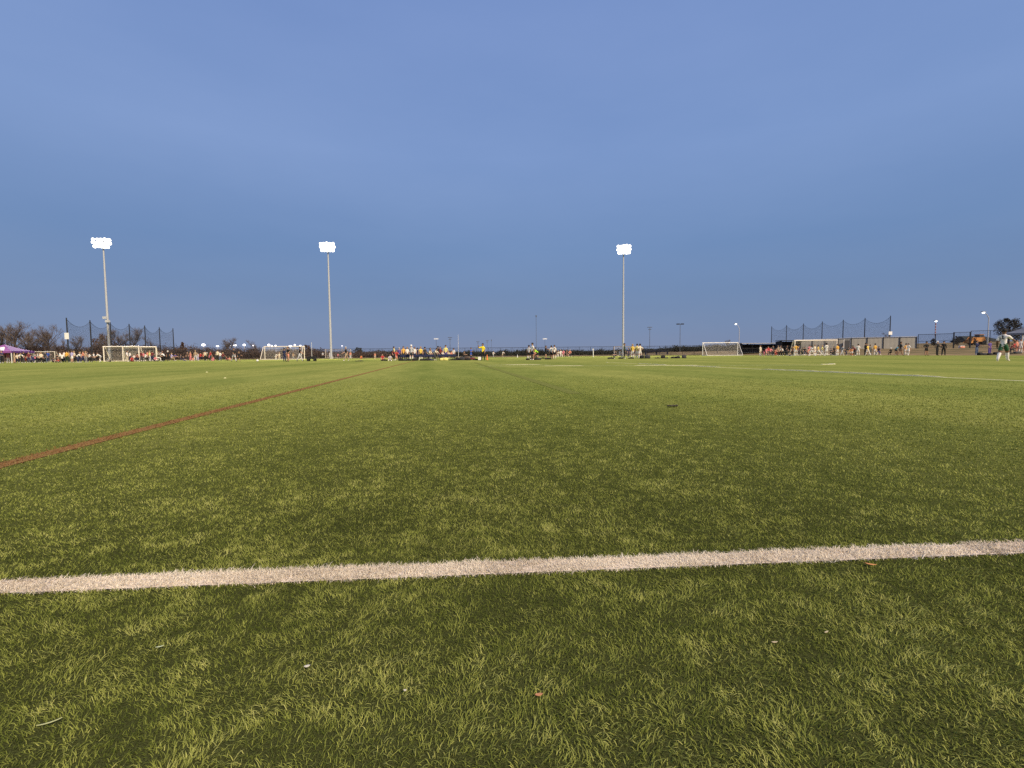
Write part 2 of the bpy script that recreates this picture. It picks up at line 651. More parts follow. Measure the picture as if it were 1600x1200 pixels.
leaf('dead_leaf', 1360, 886, 0.030, 0.011, (0.62, 0.27, 0.10), 'bright orange dry leaf lying on the green turf beside the white line', 'leaf', -0.5)
leaf('paper_scrap', 480, 1047, 0.012, 0.008, (0.60, 0.55, 0.45), 'small pale cream scrap lying in the dark turf', 'scrap', 0.4)
leaf('dead_leaf', 842, 1092, 0.015, 0.008, (0.45, 0.20, 0.10), 'small reddish brown leaf bit sunk in the turf', 'leaf', 0.2)
leaf('grass_straw', 1210, 1009, 0.014, 0.005, (0.45, 0.37, 0.24), 'short beige straw bit lying on the turf', 'straw', 0.1)
leaf('grass_straw', 1291, 993, 0.014, 0.004, (0.48, 0.40, 0.26), 'thin curled pale straw lying on the turf', 'straw', 0.5)
leaf('grass_straw', 78, 1136, 0.034, 0.002, (0.45, 0.47, 0.25), 'long thin dry yellowish straw poking out of the turf', 'straw', 0.6)
leaf('grass_straw', 250, 1016, 0.016, 0.003, (0.45, 0.50, 0.34), 'small dry whitish straw lying diagonally on the turf', 'straw', 0.5)
leaf('paper_scrap', 633, 1085, 0.006, 0.005, (0.55, 0.5, 0.42), 'tiny white crumb of debris in the turf', 'scrap', 0.0)
p = hit(1052, 636.5)
mb = MB()
for i in range(16):
    a = RND.uniform(0, 6.28); r = RND.uniform(0, .05)
    mb.ball((r * 1.3 * math.cos(a), r * .6 * math.sin(a), 0.02), (RND.uniform(.012, .022), RND.uniform(.01, .02), RND.uniform(.008, .014)), 7, 4)
tag(mb.build('debris_clump', mat('dark_debris', (0.05, 0.045, 0.03), 0.9), None, p), 'dark flat clump of debris lying alone on the open turf', 'debris')

# ------------------------------------------------------------------ floodlight masts
M_pole = mat('galvanised_steel', (0.47, 0.47, 0.48), 0.5, 0.08, 3, 0.2)
M_dark = mat('black_metal', (0.018, 0.018, 0.020), 0.5, 0.1, 4)
M_house = mat('lamp_housing', (0.30, 0.30, 0.30), 0.5, 0.08)
M_lens = mat('lamp_lens', (1.0, 0.97, 0.92), 0.3, 0.0, 4, 0, 1.4)
LENS_ME = MB().tube([(0, 0, 0), (0, -0.03, 0)], 0.33, 12).mesh('lens')
HOUSE_ME = MB().tube([(0, 0.30, 0), (0, 0.16, 0), (0, 0.0, 0)], [0.12, 0.28, 0.35], 12).mesh('lamp')


def floodlight(px, dist, topy, halfw, label, extra=False):
    p = on(px, dist)
    H = zat(px, topy, dist)
    aim = math.atan2(0 - p.x, p.y) * -1        # turn the heads towards the pitch
    root = empty('floodlight_mast', p)
    tag(root, label, 'floodlight', 'lit floodlight masts behind the pitch')
    MB().tube([(0, 0, 0), (0, 0, H * .5), (0, 0, H + .2)], [0.25, 0.20, 0.12], 12).build('pole', M_pole, root)
    MB().tube([(0, 0, 0), (0, 0, 0.5)], 0.42, 12).build('footing', mat('concrete', (0.4, 0.39, 0.36), .9), root)
    rows = [(H - 0.1, 5, 1.0), (H - 0.8, 6, 1.06), (H - 1.5, 5, 0.88)]
    for z, n, s in rows:
        arm = empty('lamp_row', (0, -0.25, z))
        arm.parent = root
        arm.rotation_euler = (0, 0, math.atan2(p.x, p.y) * -0.55)
        MB().box((0, 0.0, 0), (2 * halfw * s, 0.12, 0.12)).build('crossarm', M_house, arm)
        for i in range(n):
            x = (i / (n - 1) - 0.5) * 2 * halfw * s + RND.uniform(-.06, .06)
            sc, dz = RND.uniform(.88, 1.15), RND.uniform(-.07, .07)
            for me, nm, mm, oy in ((HOUSE_ME, 'lamp', M_house, -0.42), (LENS_ME, 'lens', M_lens, -0.43)):
                o = link(nm, me, mm, arm, (x, oy, dz))
                o.scale = (sc, 1, sc)
                o.rotation_euler = (math.radians(22), 0, 0)
    if extra:
        for zz, dx in ((zat(px, 496.5, dist), -.35), (zat(px, 502, dist), .35)):
            MB().box((dx * .7, -.32, zz), (.75, .4, .5)).build('equipment_box', mat('box_grey', (.5, .5, .5), .5), root)
    L = bpy.data.lights.new('flood_beam', 'SPOT')
    L.energy = 30000
    L.color = (1.0, 0.90, 0.74)
    L.spot_size = math.radians(110)
    L.spot_blend = 0.6
    L.shadow_soft_size = 1.2
    lo = bpy.data.objects.new('flood_beam', L)
    C.objects.link(lo)
    lo.parent = root
    lo.location = (0, -1.6, H - 0.9)
    tgt = Vector((p.x * 0.35, p.y * 0.45, 0)) - (p + Vector((0, 0, H)))
    lo.rotation_euler = tgt.to_track_quat('-Z', 'Y').to_euler()
    return root


floodlight(171.5, 103, 374.5, 1.28, 'lit floodlight mast with grey equipment boxes, behind the two stored goals', True)
floodlight(517.5, 107, 381, 1.24, 'lit floodlight mast rising behind the lone small white goal')
floodlight(973.5, 112, 385, 1.20, 'lit floodlight mast beside the group in yellow bibs')

# far floodlights, lit, seen low over the thicket
M_glow = mat('far_lamp_glow', (1.0, 0.96, 1.0), 0.4, 0.0, 4, 0, 1.3)
FARL = [(319, 539, 2.6, 1.5), (341, 541, 2.0, .8), (361, 540, 1.0, .6), (368, 539.5, 2.6, 1.0), (382.5, 539, 1.9, 1.3), (397, 540, 1.4, 1.2),
        (421, 539, 1.8, 1.4), (425.5, 540.2, 1.2, .8), (431.5, 540, 1.4, .8), (454.5, 541, 2.6, 1.4), (461.5, 539, 1.4, 1.2), (470, 540, 1.4, .8), (535, 540.5, 1.0, .5)]
FARN = ['biggest far lit floodlight glowing between the cone-shaped tree and the pale-jacketed man', 'flat far lit floodlight glowing directly above the pale-jacketed man',
        'tiny far lit floodlight under the bare tree above the walking pair', 'wide far lit floodlight under the bare tree above the walking pair', 'round far lit floodlight past the walking pair in black',
        'narrow far lit floodlight in front of the bare tree by the full goal', 'round far lit floodlight above the near corner of the full goal crossbar', 'small far lit floodlight second along the full goal crossbar',
        'flat far lit floodlight third along the full goal crossbar', 'widest far lit floodlight just over the full goal crossbar', 'higher narrow far lit floodlight over the full goal crossbar',
        'far lit floodlight over the cart end of the full goal crossbar', 'single faint far lit floodlight over the lone thin goal']
for i, (px, py, w, h) in enumerate(FARL):
    d = 330 + 6 * i
    p = on(px, d)
    H = zat(px, py, d)
    r = tag(empty('distant_floodlight', p), FARN[i], 'floodlight', 'far lit floodlights over the left thicket')
    MB().tube([(0, 0, 0), (0, 0, H)], [.25, .15], 6).build('pole', M_pole, r)
    MB().box((0, 0, H), (w * .9, .3, h * .8)).build('head', M_house, r)
    MB().ball((0, -.3, H), (w * .52, .25, h * .52), 12, 8).build('lamp', M_glow, r, smooth=True)

# far unlit masts
def far_mast(px, topy, d, style, label, r=0.16, col=None):
    p = on(px, d)
    H = zat(px, topy, d)
    root = tag(empty('light_pole', p), label, 'light pole')
    m = col or mat('slate_metal', (0.10, 0.11, 0.13), 0.6)
    MB().tube([(0, 0, 0), (0, 0, H)], [r, r * .7], 7).build('pole', m, root)
    if style == 'double':
        for s in (-1, 1):
            MB().box((s * .75, 0, H), (.95, .7, .35)).build('lamp_head', M_dark, root)
        MB().box((0, 0, H - .02), (1.4, .12, .12)).build('crossarm', M_dark, root)
    elif style == 'rows':
        for k in (0, 1):
            MB().box((0, 0, H - .9 * k), (1.9 - .7 * k, .5, .22)).build('lamp_head', m, root)
    elif style == 'white':
        MB().box((0, 0, H), (2.2, .6, .5)).build('lamp_head', mat('pale_head', (.75, .78, .82), .5), root)
    elif style == 'tip':
        MB().box((0, 0, H - .3), (.5, .4, .9)).build('lamp_head', m, root)
    return root


far_mast(1062.3, 510.5, 175, 'double', 'dark unlit light pole with two lamp heads behind the chain fence', 0.10)
far_mast(1015, 515, 210, 'rows', 'thin grey unlit light pole behind the navy rails beyond the fence', 0.11)
far_mast(838, 493, 240, 'tip', 'tall thin dark mast behind the white-shirted players', 0.10)
far_mast(851.5, 529.5, 260, 'white', 'far light pole with a pale oval head above the black-clad coach', 0.08)
far_mast(682, 529.5, 260, 'white', 'far light pole with a small pale head behind the navy benches', 0.12)
far_mast(703.5, 527.5, 230, 'rows', 'far dark light pole with two rows of heads behind the navy benches', 0.12)
far_mast(747, 533.5, 300, 'rows', 'faint far light pole left of the yellow-shirted referee', 0.08)
far_mast(761.5, 532, 300, 'rows', 'faint far light pole directly behind the yellow-shirted referee', 0.08)
far_mast(768, 531, 330, 'tip', 'very faint far pole beside the yellow-shirted referee', 0.08)
M_wpole = mat('white_pole_paint', (0.72, 0.70, 0.66), 0.5)
far_mast(716.3, 523, 125, 'none', 'thin white upright pole standing just before the chain fence', 0.05, M_wpole)
far_mast(487.3, 535, 110, 'none', 'thin white pole beside the folding cart', 0.05, M_wpole)

# street lamps
def street_lamp(px, lampx, lampy, d, label, lit=True, straight=False):
    p = on(px, d)
    H = zat(px, lampy, d)
    dx = (lampx - px) / F_PX * d
    root = tag(empty('street_lamp', p), label, 'street lamp')
    H -= p.z
    if straight:
        MB().tube([(0, 0, 0), (0, 0, H - .4)], [.13, .10], 8).build('pole', M_pole, root)
        for k in range(5):
            MB().tube([(0, 0, H * (.35 + .12 * k)), (0, 0, H * (.35 + .12 * k) + .45)], .15, 8).build('band', mat('red_band', (.30, .10, .10), .6), root)
    else:
        MB().tube([(0, 0, 0), (0, 0, H * .82), (dx * .35, 0, H * .93), (dx, 0, H)], [.12, .10, .07, .06], 8).build('pole', M_pole, root)
    MB().box((dx, 0, H + .1), (.9, .5, .22)).build('lamp_head', M_house, root)
    MB().ball((dx, -.05, H - .1), (.33, .3, .22), 10, 6).build('lamp', mat('street_lamp_glow', (.92, .97, 1.0), .4, 0, 4, 0, 1.4), root, smooth=True)


street_lamp(1154.5, 1148.8, 506, 160, 'lit street lamp with short arm rising behind the white goal by the dugout')
street_lamp(1460.3, 1460.3, 501.5, 150, 'lit straight lamp pole with red bands behind the chain fence', straight=True)
street_lamp(1542.5, 1533.5, 488, 125, 'tall lit street lamp with curved arm beside the orange loader')

# ------------------------------------------------------------------ goals
M_goal = mat('goal_white', (0.74, 0.66, 0.56), 0.5, 0.05)
M_net = mat('goal_net', (0.55, 0.50, 0.43), 0.8)


def goal(px0, px1, dist, label, H=2.44, Wd=None, depth=1.6, flip=1, dist1=None, r=0.075, net=M_net, rake=0.7, paint=None):
    a = on(px0, dist)
    b = on(px1, dist1 or dist)
    d = (b - a); d.z = 0
    Wd = d.length
    rz = math.atan2(d.y, d.x)
    pm = paint or M_goal
    root = tag(empty('soccer_goal', a, rz), label, 'soccer goal', 'white soccer goals round the pitch')
    for x in (0, Wd):
        MB().tube([(x, 0, 0), (x, 0, H)], r, 8).build('post', pm, root)
        MB().tube([(x, 0, H - .02), (x, flip * depth * (1 - rake), H - .02), (x, flip * depth, 0.06)], r * .6, 6).build('stay', pm, root)
        MB().tube([(x, 0, 0.07), (x, flip * depth, 0.07)], r * .6, 6).build('ground_bar', pm, root)
    MB().tube([(-r, 0, H + r * .4), (Wd + r, 0, H + r * .4)], r, 8).build('crossbar', pm, root)
    MB().tube([(0, flip * depth, 0.06), (Wd, flip * depth, 0.06)], r * .6, 6).build('back_bar', pm, root)
    mb = MB()
    w = 0.008
    n = max(6, int(Wd / 0.17))
    y1 = flip * depth * (1 - rake)
    for i in range(n + 1):
        x = Wd * i / n
        mb.tube([(x, 0, H), (x, y1, H - .03), (x, flip * depth * .99, .08)], w, 3, False)
    for k in range(18):
        t = k / 17
        y = y1 + (flip * depth - y1) * t
        z = H - .03 + (.08 - H) * t
        mb.tube([(0, y, z), (Wd, y, z)], w, 3, False)
        for x in (0, Wd):
            mb.tube([(x, 0, z), (x, y, z)], w, 3, False)
    mb.build('net', net, root)
    return root


goal(46, 86, 100, 'small white goal standing behind the purple canopy and camp chairs', 1.98, depth=1.2, r=.06)
goal(162.5, 217.5, 82, 'front one of two stored white goals by the equipment-box mast', depth=1.3, dist1=82, r=.09)
goal(192.3, 244.5, 85, 'rear one of two stored white goals by the equipment-box mast', depth=1.3, dist1=87, r=.09)
goal(414, 475.8, 94, 'full white goal with players in front, beside the folding cart', depth=1.8, r=.085, flip=-1)
goal(508.5, 547.5, 138, 'lone thin white goal around the foot of a floodlight mast', depth=1.5, r=.06)
goal(959.7, 998, 140, 'white goal half hidden behind the group in yellow bibs', depth=1.6, flip=1, r=.07)
goal(1097.8, 1152.4, 95, 'clear white goal with raked net next to the black dugout', depth=2.2, rake=.85, r=.075, flip=-1, paint=mat('goal_bright', (.8, .76, .70), .5))
goal(1241.5, 1307, 82, 'cream goal with thick crossbar behind players in yellow and white', depth=1.6, r=.10)

# ------------------------------------------------------------------ tall ball-stop nets
M_stop = mat('ball_stop_net', (0.035, 0.037, 0.045), 0.9)
M_npole = mat('ball_stop_pole', (0.025, 0.025, 0.028), 0.55)
M_sign = mat('white_sign', (0.78, 0.76, 0.72), 0.6)


def ball_stop(spec, Hm, label, sign):
    pts = []
    for px, topy in spec:
        d = None
        lo, hi = 40.0, 300.0
        for _ in range(40):                     # distance at which a mast of Hm metres reaches this row
            m_ = (lo + hi) / 2
            if zat(px, topy, m_) - ground_z(on(px, m_).x, m_) < Hm: lo = m_
            else: hi = m_
        pts.append(on(px, lo))
    a = pts[0]
    root = tag(empty('ball_stop_net', a), label, 'net', 'tall black ball-stop nets')
    for p in pts:
        MB().tube([p - a, p - a + Vector((0, 0, Hm))], [.13, .09], 8).build('pole', M_npole, root)
    for p, q in zip(pts[:-1], pts[1:]):
        mb = MB()
        L = (q - p).length
        top = lambda t: Hm - 0.25 - 4 * 1.15 * t * (1 - t) * (L / 5.5) ** .5
        n = int(L / .07)
        w = .0031
        for i in range(n + 1):
            t = i / n
            b0 = (p - a).lerp(q - a, t)
            mb.tube([b0 + Vector((0, 0, .05)), b0 + Vector((0, 0, top(t)))], w, 3, False)
        for k in range(1, 112):
            s = k / 111
            pl = []
            for i in range(0, 13):
                t = i / 12
                pl.append((p - a).lerp(q - a, t) + Vector((0, 0, .05 + (top(t) - .05) * s)))
            mb.tube(pl, w if k < 111 else .03, 3, False)
        mb.build('net_panel', M_stop, root)
    if sign:
        i, y0, y1, wpx = sign
        p = pts[i]
        px = spec[i][0]
        z0, z1 = zat(px, y1, p.y) - p.z, zat(px, y0, p.y) - p.z
        w = wpx / F_PX * p.y
        MB().box(p - a + Vector((0, -.16, (z0 + z1) / 2)), (w, .05, z1 - z0)).build('sign_board', M_sign, root)
    return pts


ball_stop([(107.6, 496.5), (144, 500.3), (175.2, 503.5), (204.5, 506), (228.6, 508.5), (251.2, 511.3), (272.4, 513)], 8.0,
          'tall black ball-stop net with sagging top, near bare trees and stored goals', (0, 520, 530, 6.5))
ball_stop([(1204.8, 510), (1228, 508), (1254.3, 505.5), (1283.6, 502.3), (1316.2, 499.6), (1350, 496.8), (1389.5, 493.2)], 8.0,
          'tall black ball-stop net rising behind the dugout and grey screen fence', (6, 518, 523.2, 5.5))

# ------------------------------------------------------------------ fences
M_fpost = mat('fence_black', (0.020, 0.021, 0.024), 0.6)
M_fmesh = mat('fence_wire', (0.05, 0.05, 0.055), 0.7)


def wire_panel(L, H, sp=.14, w=.004):
    mb = MB()
    n = int(L / sp)
    for i in range(-int(H / sp), n):
        for s in (1, -1):
            x0 = i * sp if s == 1 else i * sp + H
            a, b = x0, x0 + s * H
            za, zb = .03, H
            # clip the slanted wire to the panel
            pts = []
            for x, z in ((a, za), (b, zb)):
                pts.append((x, z))
            (xa, za), (xb, zb) = pts
            if xa == xb: continue
            f = lambda x: za + (zb - za) * (x - xa) / (xb - xa)
            l, r = max(0, min(xa, xb)), min(L, max(xa, xb))
            if r - l < .02: continue
            mb.tube([(l, 0, f(l)), (r, 0, f(r))], w, 3, False)
    return mb.mesh('wire_panel')


def fence(pts, H, label, post_r=.05, sp=3.05, rails=(1.0,), kind='wire', wire_w=.004, name='chain_link_fence', top=None, wire_sp=.14):
    a = pts[0]
    root = tag(empty(name, a), label, 'fence')
    cache = {}
    for p, q in zip(pts[:-1], pts[1:]):
        d = q - p
        flat = Vector((d.x, d.y, 0))
        n = max(1, round(flat.length / sp))
        rz = math.atan2(d.y, d.x)
        for i in range(n):
            s0 = p.lerp(q, i / n); s1 = p.lerp(q, (i + 1) / n)
            s0.z = ground_z(s0.x, s0.y); s1.z = ground_z(s1.x, s1.y)
            L = (s1 - s0).length
            link('post', cache.setdefault(('post', post_r, H), MB().tube([(0, 0, -.05), (0, 0, H + .05)], post_r, 6).mesh('post')), M_fpost, root, s0 - a)
            for rl in rails:
                MB().tube([s0 - a + Vector((0, 0, H * rl)), s1 - a + Vector((0, 0, H * rl))], .035 if rl < 1 else .045, 6).build('rail', top if (top and rl == 1.0) else M_fpost, root)
            if kind == 'wire':
                key = ('w', round(L, 1), H)
                if key not in cache: cache[key] = wire_panel(round(L, 1), H, wire_sp, wire_w)
                o = link('wire_panel', cache[key], M_fmesh, root, s0 - a, rz)
                o.rotation_euler = (0, -math.asin((s1.z - s0.z) / L), rz)
            else:
                mb = MB()
                k = 12
                nrm = Vector((-math.sin(rz), math.cos(rz), 0))
                for j in range(k + 1):
                    t = j / k
                    c = (s0 - a).lerp(s1 - a, t) + nrm * (.09 + .007 * math.sin(j * 1.9))
                    mb.v += [c + Vector((0, 0, .08)), c + Vector((0, 0, H - .06))]
                    if j: mb.f.append((2 * j - 2, 2 * j, 2 * j + 1, 2 * j - 1))
                i0 = len(mb.v)
                mb.v += [v + nrm * .012 for v in mb.v[:i0]]
                mb.f += [tuple(x + i0 for x in f[::-1]) for f in mb.f[:]]
                mb.build('screen_panel', M_screen, root)
    link('post', cache[('post', post_r, H)], M_fpost, root, pts[-1] - a)
    return root


M_screen = mat('grey_screen_cloth', (0.34, 0.32, 0.28), 0.9, 0.15, 1.5)
M_pale_rail = mat('pale_rail', (0.5, 0.48, 0.46), 0.5)
fence([on(272, 128), on(560, 131), on(800, 132), on(1158, 128)], 2.4, 'long black chain-link fence closing the far side of the pitch')
fence([on(1250, 108), on(1330, 104), on(1432, 100)], 2.45, 'fence hung with grey screen cloth behind the tall ball-stop net', .06, 2.6, (1.0,), 'cloth', name='screen_fence', top=M_pale_rail)
fence([on(1434, 97), on(1489, 93)], 2.75, 'black chain-link fence with middle rails on the dry slope', .05, 2.4, (1.0, .52), name='slope_fence', wire_w=.006)
fence([on(1489.5, 93), on(1515, 92)], 2.95, 'tall black gate panel with thick posts on the dry slope', .11, 1.8, (1.0, .5), name='gate_fence', wire_w=.006)
fence([on(1516, 92), on(1640, 88)], 3.15, 'tall black chain-link fence in front of the orange loader', .045, 2.6, (1.0, .04), name='backstop_fence', wire_w=.005)
# white gate frame in the screen fence
g0 = on(1318, 104.2)
gr = tag(empty('metal_gate', g0), 'dark gate with pale posts set before the grey screen fence', 'gate')
for x in (0, 1.35):
    MB().box((x, 0, 1.1), (.16, .1, 2.2)).build('gate_post', M_pale_rail, gr)
MB().box((.675, .02, 1.05), (1.17, .05, 1.9)).build('gate_leaf', M_fmesh, gr)

# dugouts
def dugout(px0, px1, d, H, label, roofm, D=2.4, slope=True):
    a = on(px0, d); b = on(px1, d)
    L = b.x - a.x
    root = tag(empty('dugout', a), label, 'dugout')
    # back and end walls, roof with a thin pale fascia, front posts, mesh and a bench
    MB().box((L / 2, D, H * .46), (L, .08, H * .92)).build('back_wall', mat('dugout_black', (.02, .02, .022), .7), root)
    for x in (0.04, L - .04):
        mb = MB()
        mb.v += [Vector((x - .04, 0.55, 0)), Vector((x - .04, D - .05, 0)), Vector((x - .04, D - .05, H * .92)), Vector((x - .04, .0, H * .97)),
                 Vector((x + .04, .55, 0)), Vector((x + .04, D - .05, 0)), Vector((x + .04, D - .05, H * .92)), Vector((x + .04, .0, H * .97))]
        mb.f += [(0, 1, 2, 3), (7, 6, 5, 4), (0, 4, 5, 1), (1, 5, 6, 2), (2, 6, 7, 3), (3, 7, 4, 0)]
        mb.build('end_wall', MATS['dugout_black'], root)
    MB().box((L / 2, D / 2 - .1, H * .99), (L + .3, D + .3, .10)).build('roof', mat('dugout_roof', (.03, .03, .033), .6), root)
    MB().box((L / 2, -.28, H * .99 + .02), (L + .3, .05, .10)).build('fascia', roofm, root)
    n = max(2, int(L / 2.2))
    for i in range(n + 1):
        MB().tube([(.1 + (L - .2) * i / n, .1, 0), (.1 + (L - .2) * i / n, .1, H * .95)], .045, 6).build('post', M_fpost, root)
    MB().tube([(.1, .1, H * .55), (L - .1, .1, H * .55)], .035, 6).build('rail', M_fpost, root)
    MB().box((L / 2, D - .45, .42), (L - .5, .4, .06)).build('bench', mat('bench_aluminium', (.32, .32, .33), .5), root)
    wp = wire_panel(L - .2, H * .55, .16, .006)
    link('mesh_panel', wp, M_fmesh, root, (.1, .1, 0))
    return root


dugout(1159, 1224, 113, 2.5, 'black team dugout with pale roof edge next to the clear white goal', M_pale_rail)
dugout(1221, 1252, 106, 2.75, 'short black dugout with dark roof beside the cream goal', mat('dark_fascia', (.05, .055, .06), .6))

# ------------------------------------------------------------------ trees and thickets
def bark(name, col):
    return mat(name, col, 0.95, 0.3, 3)


M_bark = bark('winter_bark', (0.075, 0.058, 0.048))
M_twig = bark('winter_twig', (0.125, 0.098, 0.085))


def bare_tree(seed, H, spread, limbs=6):
    r = random.Random(seed)
    tr, cr = MB(), MB()

    def grow(p, d, L, rad, lev):
        n = 3
        pts, q, dd = [p], p, d.copy()
        for i in range(n):
            dd = (dd + Vector((r.uniform(-.22, .22), r.uniform(-.22, .22), r.uniform(-.02, .16)))).normalized()
            q = q + dd * (L / n)
            pts.append(q)
        (tr if lev < 2 else cr).tube(pts, [rad * (1 - .5 * i / n) for i in range(n + 1)], 6 if lev < 2 else 3, False)
        if lev >= 5: return
        k = (limbs, 5, 5, 4, 3)[lev]
        for i in range(k):
            t = r.uniform(.25, 1.0) if lev else r.uniform(.3, 1.0)
            f = t * n
            j = min(n - 1, int(f))
            b = pts[j].lerp(pts[j + 1], f - j)
            ax = Vector((r.uniform(-1, 1), r.uniform(-1, 1), r.uniform(.1, 1.0))).normalized()
            nd_ = (dd * .55 + ax * spread).normalized()
            grow(b, nd_, L * r.uniform(.5, .72), max(rad * .5, .0075), lev + 1)

    grow(Vector((0, 0, -.1)), Vector((0, 0, 1)), H * .46, H * .017, 0)
    zs = max(v.z for v in cr.v)
    k = H / zs
    for v in tr.v + cr.v: v *= k
    return tr.mesh('trunk', True), cr.mesh('crown')


BARE = [bare_tree(s, 10, sp) for s, sp in ((1, .75), (5, .9), (9, .65))]


def place_bare(px, topy, d, var, label, wide=1.0):
    p = on(px, d)
    H = zat(px, topy, d) - p.z
    root = tag(empty('bare_tree', p, RND.uniform(0, 6.28)), label, 'tree', 'leafless winter trees')
    root.scale = (H / 10 * wide, H / 10 * wide, H / 10)
    link('trunk', BARE[var][0], M_bark, root)
    link('crown', BARE[var][1], M_twig, root)


for px, ty, d, v, w, lab in [
    (8, 502, 140, 0, 1.3, 'bare winter tree standing behind the purple canopy'),
    (33, 500, 138, 1, 1.3, 'wide bare winter tree between the purple canopy and the net'),
    (52, 516, 150, 0, 1.2, 'lower bare tree behind the small white goal'),
    (79, 505, 142, 2, 1.1, 'slim bare tree just left of the signed net pole'),
    (-8, 505, 138, 2, 1.4, 'bare tree half out of view past the purple canopy'),
    (20, 508, 146, 2, 1.3, 'bare tree filling the gap behind the purple canopy peak'),
    (44, 509, 144, 2, 1.3, 'bare tree behind the camp chairs, beside the widest tree'),
    (64, 513, 150, 1, 1.2, 'short bare tree behind the small goal crossbar'),
    (94, 520, 150, 0, 1.1, 'stunted bare tree below the white net sign'),
    (122, 522, 150, 1, 1.0, 'bare tree behind the first bay of the ball-stop net'),
    (155, 513, 146, 0, 1.2, 'bare tree behind the equipment-box floodlight mast'),
    (185, 512, 146, 1, 1.1, 'bare tree behind the stored white goals'),
    (204, 509, 150, 2, 1.1, 'tall bare tree behind the middle of the ball-stop net'),
    (240, 524, 152, 0, 1.0, 'small bare tree behind the last bays of the ball-stop net'),
    (350, 533, 190, 2, 1.2, 'low bare tree behind the seated spectators in red'),
    (363, 526, 190, 1, 1.3, 'bare tree above two far floodlights and the man in the pale jacket'),
    (402, 530, 190, 0, 1.4, 'bare tree beside the full white goal'),
    (1138, 530, 220, 1, 1.2, 'tiny bare tree beyond the clear white goal'),
    (1388, 519, 190, 0, 1.3, 'bare tree peeping over the grey screen fence by the signed pole'),
]:
    place_bare(px, ty, d, v, lab, w)


def leaf_cloud(mb, c, R, n, size, r, flat=1.0):
    for _ in range(n):
        while True:
            q = Vector((r.uniform(-1, 1), r.uniform(-1, 1), r.uniform(-1, 1)))
            if q.length < 1: break
        q = q * (0.55 + .45 * r.random()) if r.random() < .6 else q
        p = Vector(c) + Vector((q.x * R[0], q.y * R[1], q.z * R[2]))
        u = Vector((r.gauss(0, 1), r.gauss(0, 1), r.gauss(0, 1))).normalized()
        w = u.cross(Vector((r.gauss(0, 1), r.gauss(0, 1), r.gauss(0, 1)))).normalized()
        s = size * r.uniform(.5, 1.2)
        i = len(mb.v)
        mb.v += [p - u * s, p + w * s * .5, p + u * s, p - w * s * .5]
        mb.f.append((i, i + 1, i + 2, i + 3))


def thicket(name, spots, m, seed, label, size=.22):
    r = random.Random(seed)
    mb = MB()
    for px, d, hgt, wid in spots:
        p = on(px, d)
        for k in range(5):
            f = r.uniform(.7, 1.12)
            c = p + Vector((r.uniform(-.5, .5) * wid, r.uniform(-1.5, 1.5), hgt * f * .46))
            leaf_cloud(mb, c, (wid * .55, 1.4, hgt * f * .54), int(105 * wid * hgt / 8) + 12, size, r)
        for k in range(6):          # stems
            b = p + Vector((r.uniform(-.6, .6) * wid, r.uniform(-1, 1), -.05))
            mb.tube([b, b + Vector((r.uniform(-.4, .4), r.uniform(-.3, .3), hgt * r.uniform(.7, 1.15)))], [.05, .015], 3, False)
    return tag(mb.build(name, m), label, 'thicket', kind='stuff')


M_thick = mat('brown_thicket', (0.082, 0.056, 0.044), 0.95, 0.55, 0.35)
M_ever = mat('dark_evergreen', (0.030, 0.032, 0.022), 0.95, 0.5, 0.4)
r = random.Random(21)
sp1 = []
px = -20
while px < 600:
    top = 541 if px < 300 else 545 if px < 420 else 545.5
    top += 4 if px > 520 else 0
    ty = top + r.uniform(-4, 3) - (5 if 150 < px < 190 else 0)
    d = r.uniform(142, 160)
    sp1.append((px, d, max(1.2, zat(px, ty, d)), r.uniform(2.2, 3.4)))
    px += r.uniform(3.0, 6.5)
thicket('brown_thicket', sp1, M_thick, 5, 'long brown leafless thicket behind the left half of the pitch')
sp2 = []
px = 555
while px < 1175:
    ty = 547.2 + r.uniform(-1.6, 2.2) - (1.2 if 860 > px > 800 else 0) - (1.5 if 1060 < px < 1180 else 0) - .006 * (px - 800)
    d = r.uniform(180, 205)
    sp2.append((px, d, max(1.0, zat(px, ty, d)), r.uniform(3.0, 5.0)))
    px += r.uniform(3.0, 7.5)
thicket('distant_scrub', sp2, M_ever, 6, 'low dark scrub along the horizon behind the chain-link fence', .26)


def leafy_tree(name, px, topy, d, wpx, label, m, seed, cone=False, n=1500, size=.16, basefrac=.12):
    r = random.Random(seed)
    p = on(px, d)
    H = zat(px, topy, d) - p.z
    Wd = wpx / F_PX * d
    root = tag(empty(name, p), label, 'tree')
    t = MB()
    t.tube([(0, 0, -.1), (.05, 0, H * .45), (0, .05, H * .85)], [H * .03, H * .02, H * .006], 8)
    cr = MB()
    nc = 26
    for i in range(nc):
        f = basefrac + (1 - basefrac) * (i + .5) / nc
        if cone: rad = Wd * .5 * (1 - (f - basefrac) / (1 - basefrac)) ** .8
        else: rad = Wd * .5 * math.sqrt(max(.05, 1 - ((f - .55) / .5) ** 2)) if f > .2 else Wd * .3
        a = i * 2.4
        rr = rad * r.uniform(.35, .85)
        c = Vector((rr * math.cos(a), rr * math.sin(a), H * f * .96))
        t.tube([(0, 0, H * f * .6), c * .98], [H * .008, .012], 5, False)
        s = max(.25, rad * r.uniform(.32, .5))
        leaf_cloud(cr, c, (s, s, s * .8), n // nc, size, r)
    t.build('trunk', M_bark, root)
    cr.build('crown', m, root)
    return root


